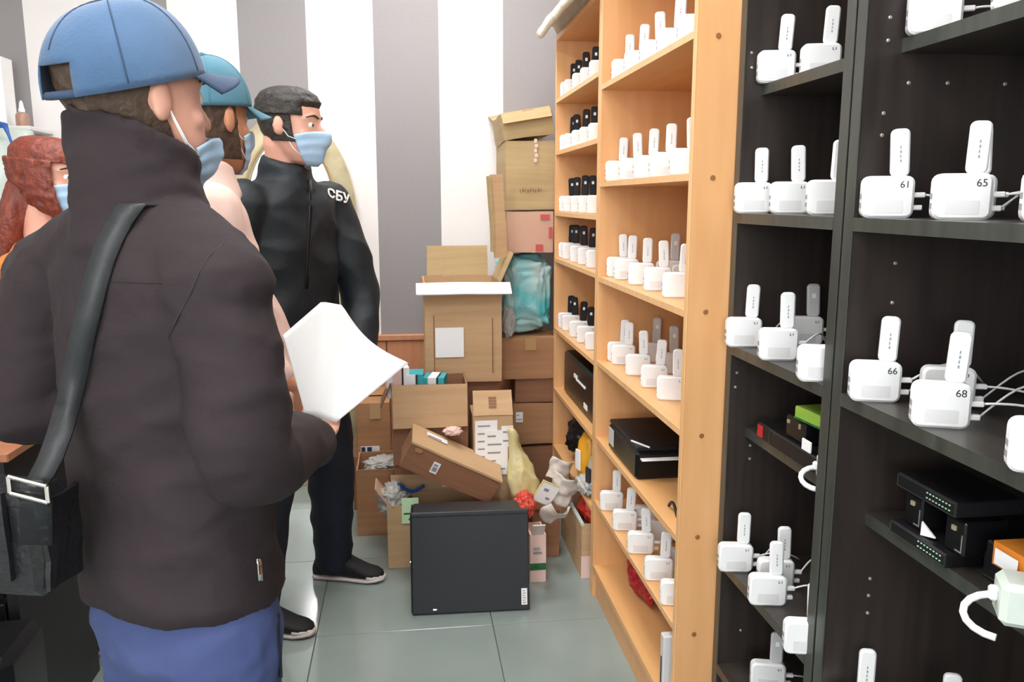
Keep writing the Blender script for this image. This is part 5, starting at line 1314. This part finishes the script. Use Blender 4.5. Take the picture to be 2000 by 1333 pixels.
j2.loft([(nb2 + V((0, 0, -0.05)), r2_ * 0.12, f2_ * 0.10), (nb2 + V((0, 0, 0.0)), r2_ * 0.085, f2_ * 0.082), (nb2 + V((0, 0, 0.03)) + f2_ * 0.008, r2_ * 0.074, f2_ * 0.078 - V((0, 0, 0.02)))], 26)
me = remesh(j2, 0.008, 4); displace(me, folds(0.010, (9, 9, 11), 12)); obj('jacket', me, M['jacket_pink'], person2, world=True)
t2 = MB(); t2.loft([(XY(hip2, 0.92), r2_ * 0.14, f2_ * 0.105), (XY(hip2, 0.85), r2_ * 0.155, f2_ * 0.115), (XY(hip2, 0.78), r2_ * 0.15, f2_ * 0.11), (XY(hip2, 0.74), r2_ * 0.12, f2_ * 0.09)], 28)
for hp, an in ((hip2 - r2_ * 0.08, f2l), (hip2 + r2_ * 0.08, f2r)):
    t2.limb([XY(hp, 0.82), XY(hp * 0.5 + an * 0.5, 0.46), XY(an, 0.085)], [0.092, 0.076, 0.060], 18)
me = remesh(t2, 0.008, 3); displace(me, folds(0.006, (9, 9, 12), 14)); obj('trousers', me, M['trousers_dark'], person2, world=True)
for an in (f2l, f2r): shoe(person2, XY(an - f2_ * 0.08, 0), XY(an + f2_ * 0.19, 0), toe_white=False)

# ============ person 4: auburn hair, behind the foreground man's left shoulder
hc4 = PX(92, 345, 2.62); C4 = V((hc4.x - 0.02, 2.60, 0)); yaw4 = R_(96); r4, f4 = ax(yaw4)
person4 = thing('person', 'person with long auburn hair and orange top, mostly hidden at the left', 'person', (C4.x, C4.y, 0))
H4 = Head(hc4, R_(100), 0.1, 0.95)
zt4 = hc4.z - 0.19
nb4 = XY(C4, zt4)
S4 = lambda dz, a, b: (XY(C4, zt4 + dz), a, b, None, None)
b4 = MB(); H4.build(b4); b4.limb([H4.pt(0, -0.03, -0.05), nb4, nb4 - V((0, 0, 0.07))], [0.048, 0.05, 0.065], 14)
sR4 = nb4 + r4 * 0.145 - V((0, 0, 0.085)); sL4 = nb4 - r4 * 0.145 - V((0, 0, 0.085))
eR4 = sR4 + V((0, -0.02, -0.26)); eL4 = sL4 + V((0, 0.02, -0.26)); wR4 = eR4 + f4 * 0.22 + V((0, 0, 0.02)); wL4 = eL4 + f4 * 0.22 + V((0, 0, 0.02))
hz = 0.80
b4.loft(torso_secs([S4(-0.01, 0.05, 0.05), S4(-0.05, 0.125, 0.07), S4(-0.15, 0.135, 0.09), S4(-0.33, 0.12, 0.085), (XY(C4, hz + 0.03), 0.14, 0.10, None, None), (XY(C4, hz - 0.06), 0.12, 0.09, None, None)], r4, f4), 26)
for s0, e0, w0 in ((sR4, eR4, wR4), (sL4, eL4, wL4)):
    b4.limb([s0, e0, w0], [0.042, 0.035, 0.024], 12); hand(b4, w0, f4 + V((0, 0, -0.2)), V((0, 0, -1)), V((0, 0, 1)), 0.6, 0.9)
for sx in (-1, 1):
    hp = XY(C4 + r4 * 0.075 * sx, hz - 0.02); an = XY(C4 + r4 * 0.09 * sx, 0.085); b4.limb([hp, hp * 0.5 + an * 0.5, an], [0.075, 0.05, 0.034], 14); b4.limb([XY(an, 0.05), XY(an, 0.03) + f4 * 0.12], [0.028, 0.024], 10)
obj('body', remesh(b4, 0.006, 2), M['skin'], person4, world=True)
H4.eyes(person4); H4.mask(person4)
H4.hair(person4, 'hair_auburn', R_(58), R_(302), -0.16, 0.05, 0.012, 0.010, seed=3)
me = H4.patch(-PI, PI, 0.045, 0.1205, 0.010, 60, 18, lambda az, z, a, b: 0.006 * noise.noise(V((az * 5, z * 50, 8))), 0.004); obj('hair', me, M['hair_auburn'], person4, world=True)
hl_ = MB().loft([(H4.pt(0, -0.055, -0.02), H4.r * 0.07, H4.f * 0.05), (H4.pt(0, -0.07, -0.10), H4.r * 0.085, H4.f * 0.05), (H4.pt(0, -0.085, -0.20), H4.r * 0.09, H4.f * 0.045), (H4.pt(0, -0.09, -0.29), H4.r * 0.07, H4.f * 0.03)], 22)
me = remesh(hl_, 0.008, 2); displace(me, folds(0.012, (30, 30, 6), 3)); obj('hair', me, M['hair_auburn'], person4, world=True)
j4 = MB(); j4.loft(torso_secs([S4(0.0, 0.07, 0.065), S4(-0.04, 0.125, 0.08), S4(-0.11, 0.15, 0.10), S4(-0.25, 0.148, 0.112), S4(-0.40, 0.145, 0.11), (XY(C4, hz + 0.04), 0.155, 0.115, None, None), (XY(C4, hz - 0.02), 0.155, 0.115, None, None)], r4, f4), 30, 2.3)
for s0, e0, w0 in ((sR4, eR4, wR4), (sL4, eL4, wL4)): j4.limb([s0, e0, w0 - f4 * 0.02], [0.062, 0.056, 0.042], 16)
me = remesh(j4, 0.008, 4); displace(me, folds(0.008, (9, 9, 11), 15)); obj('top', me, M['top_orange'], person4, world=True)
t4 = MB(); t4.loft([(XY(C4, hz + 0.05), r4 * 0.135, f4 * 0.10), (XY(C4, hz - 0.03), r4 * 0.15, f4 * 0.11), (XY(C4, hz - 0.11), r4 * 0.12, f4 * 0.09)], 24)
for sx in (-1, 1):
    hp = XY(C4 + r4 * 0.075 * sx, hz - 0.05); an = XY(C4 + r4 * 0.09 * sx, 0.11); t4.limb([hp, hp * 0.5 + an * 0.5, an], [0.088, 0.07, 0.058], 16)
    shoe(person4, XY(an - f4 * 0.07, 0), XY(an + f4 * 0.17, 0), toe_white=False)
obj('jeans', remesh(t4, 0.008, 3), M['jeans'], person4, world=True)

# ------------------------------------------------------------------ left-hand side
# arched mirror with a broad pale gold frame, standing on the floor against the wall
mc = PX(566, 420, 3.9); hw_ = 0.30; bz = 1.28; hgt = 0.50
mir = thing('arched_mirror', 'tall arched mirror with pale gold frame behind the person in black', 'mirror', (mc.x, 3.93, 0.0), 0, rot=(math.radians(-1.0), 0, 0))
def arch(hw, z0, zs, h, n=26):
    pts = [(-hw, z0)] + [(-hw * math.cos(PI * k / n), zs + h * math.sin(PI * k / n)) for k in range(n + 1)] + [(hw, z0)]
    return pts
fo, fi = arch(hw_, 0.0, bz, hgt), arch(hw_ - 0.095, 0.09, bz, hgt - 0.11)
N_ = len(fo); mb = MB()
prof = [(fo, 0.03, 1.0), (fo, 0.0, 1.0), (None, -0.014, 0.5), (fi, -0.002, 0.0), (fi, 0.03, 0.0)]
rows = []
for q, y, w_ in prof:
    if q is None: rows.append([((a[0] + b[0]) / 2, y, (a[1] + b[1]) / 2) for a, b in zip(fo, fi)])
    else: rows.append([(p[0], y, p[1]) for p in q])
vs = [p for rw in rows for p in rw]; fs = []
for a in range(len(rows)):
    b = (a + 1) % len(rows)
    for k in range(N_):
        j = (k + 1) % N_; fs.append((a * N_ + k, a * N_ + j, b * N_ + j, b * N_ + k))
mb.add(vs, fs)
obj('frame', mb, M['gold'], mir, auto=40)
gm = MB(); gm.add([(p[0], 0.012, p[1]) for p in fi] + [(p[0], 0.016, p[1]) for p in fi], [list(range(N_)), [N_ + k for k in range(N_)][::-1]] + [(k, (k + 1) % N_, N_ + (k + 1) % N_, N_ + k) for k in range(N_)])
obj('glass', gm, M['mirror'], mir)
gb_ = MB(); gb_.tube([(p[0] * 1.02, -0.006, p[1]) for p in arch(hw_ - 0.085, 0.08, bz, hgt - 0.10)], 0.006, 6); obj('inner_bead', gb_, M['card_olive'], mir, smooth=True)

# wall shelf with carton, bottle and hanging bag
sp_ = PX(66, 247, 3.80)
shf = thing('wall_shelf', 'narrow pale wall shelf at the upper left carrying a bottle', 'shelf', (sp_.x - 0.45, 4.0, sp_.z - 0.02))
obj('board', MB().bbox((-0.45, -0.24, 0), (0.45, -0.001, 0.018), 0.003), M['white_frame'], shf)
for xx in (-0.3, 0.36): obj('bracket', MB().box((xx, -0.20, -0.012), (xx + 0.02, -0.002, -0.0005)).box((xx, -0.014, -0.14), (xx + 0.02, -0.002, -0.012)), M['white_frame'], shf)
pb_ = PX(41, 245, 3.80)
bt = thing('spray_bottle', 'small brownish bottle with white nozzle on the wall shelf', 'bottle', (pb_.x, 3.82, sp_.z - 0.002))
def lathe(prof, n=20):
    mb = MB(); return mb.loft([(V((0, 0, z)), V((r_, 0, 0)), V((0, r_, 0))) for r_, z in prof], n)
obj('body', lathe([(0.024, 0), (0.026, 0.004), (0.026, 0.045), (0.022, 0.055), (0.012, 0.060)]), M['bottle_brown'], bt, auto=40)
obj('nozzle', lathe([(0.013, 0.060), (0.013, 0.072), (0.010, 0.078), (0.007, 0.10), (0.003, 0.108)]), M['white_plastic'], bt, auto=40)
pc_ = PX(4, 240, 3.80)
ct = thing('white_carton', 'upright white carton on the wall shelf at the left picture edge', 'box', (pc_.x - 0.055, 3.86, sp_.z - 0.002))
obj('body', gbox_mesh('body', (-0.07, -0.05, 0), (0.07, 0.05, 0.285), 0.001, 9), M['paper'], ct)
obj('lid_seam', MB().box((-0.0715, -0.0515, 0.262), (0.0715, -0.0505, 0.264)), M['grey_plastic'], ct)
hb = MB(); bc = PX(0, 345, 3.62)
zt_, zb2 = PX(0, 250, 3.62).z, PX(0, 445, 3.62).z
hb.loft([(V((bc.x - 0.02, 3.66, zt_)), V((0.15, 0, 0)), V((0, 0.05, 0))), (V((bc.x - 0.02, 3.66, zt_ - 0.05)), V((0.155, 0, 0)), V((0, 0.085, 0))), (V((bc.x - 0.03, 3.66, (zt_ + zb2) / 2)), V((0.14, 0, 0)), V((0, 0.095, 0))),
         (V((bc.x - 0.04, 3.66, zb2 + 0.10)), V((0.115, 0, 0)), V((0, 0.09, 0))), (V((bc.x - 0.05, 3.66, zb2)), V((0.065, 0, 0)), V((0, 0.05, 0)))], 34)
me = remesh(hb, 0.010, 2); displace(me, folds(0.010, (14, 14, 4), 21))
hbg = obj('hanging_bag', me, M['poly_white']); tag(hbg, 'pale translucent bag with blue cord hanging under the wall shelf', 'bag')
pts = [PX(-8, 243, 3.55), PX(10, 246, 3.53), PX(16, 262, 3.53), PX(28, 295, 3.53), PX(38, 330, 3.54)]
obj('cord', MB().tube(pts, [0.014, 0.012, 0.006, 0.004, 0.003], 8), M['blue_strap'], hbg, smooth=True)
hk = MB().tube([V((bc.x - 0.03, 3.66, zt_ - 0.01)), V((bc.x - 0.05, 3.72, zt_ + 0.02)), V((bc.x - 0.05, 3.775, sp_.z + 0.004))], 0.006, 8); obj('handle', hk, M['poly_white'], hbg, smooth=True)

# desk behind the shoulder bag
dk = PX(46, 868, 2.0)
dsk = thing('desk', 'brown-topped black desk at the left picture edge behind the shoulder bag', 'desk', (dk.x - 0.55, 2.18, 0))
ztop = PX(20, 868, 2.0).z
obj('desk_top', MB().bbox((-0.55, -0.26, ztop - 0.022), (0.55, 0.22, ztop), 0.003), M['desk_wood'], dsk)
obj('side_panel', MB().box((0.50, -0.23, 0), (0.525, 0.20, ztop - 0.022)), M['black_plastic'], dsk)
obj('side_panel', MB().box((-0.525, -0.23, 0), (-0.50, 0.20, ztop - 0.022)), M['black_plastic'], dsk)
obj('back_panel', MB().box((-0.50, 0.17, 0.1), (0.50, 0.19, ztop - 0.022)), M['black_plastic'], dsk)
for k in range(3):
    d_ = obj('drawer', MB().bbox((0.10, -0.235, 0.05 + k * 0.20), (0.495, -0.215, 0.235 + k * 0.20), 0.003), M['black_gloss'], dsk)
    obj('handle', MB().bbox((0.22, -0.262, 0.20 + k * 0.20), (0.38, -0.236, 0.212 + k * 0.20), 0.002), M['chrome'], d_)
pt_ = PX(4, 800, 2.1)
fd = thing('white_binder', 'white and blue binder standing on the desk at the left edge', 'binder', (pt_.x - 0.09, 2.06, ztop), 0.0, rot=(0, -0.10, 0))
zbl = 0.075
obj('blue_base', MB().bbox((-0.06, -0.04, 0.001), (0.078, 0.04, zbl), 0.003), M['blue_dark'], fd)
obj('cover', MB().bbox((-0.06, -0.042, zbl), (0.082, 0.042, zbl + 0.11), 0.003), M['paper'], fd)
obj('trim', MB().box((-0.06, -0.0435, zbl + 0.001), (0.0835, 0.0435, zbl + 0.016)), M['grey_plastic'], fd)
pq = PX(40, 1262, 1.75)
cs = thing('black_case', 'black plastic case on the floor at the lower left corner', 'case', (pq.x - 0.20, 1.775, 0), 0.05)
zc_ = max(PX(10, 1262, 1.75).z, 0.2)
obj('body', MB().bbox((-0.20, -0.10, 0), (0.20, 0.10, zc_), 0.02), M['black_gloss'], cs)
obj('handle', MB().tube([(-0.09, -0.10, zc_ * 0.75), (-0.08, -0.13, zc_ * 0.8), (0.08, -0.13, zc_ * 0.8), (0.09, -0.10, zc_ * 0.75)], 0.009, 8), M['black_plastic'], cs, smooth=True)
obj('label_sticker', MB().box((0.06, -0.1015, zc_ * 0.3), (0.15, -0.1003, zc_ * 0.55)), M['paper'], cs)
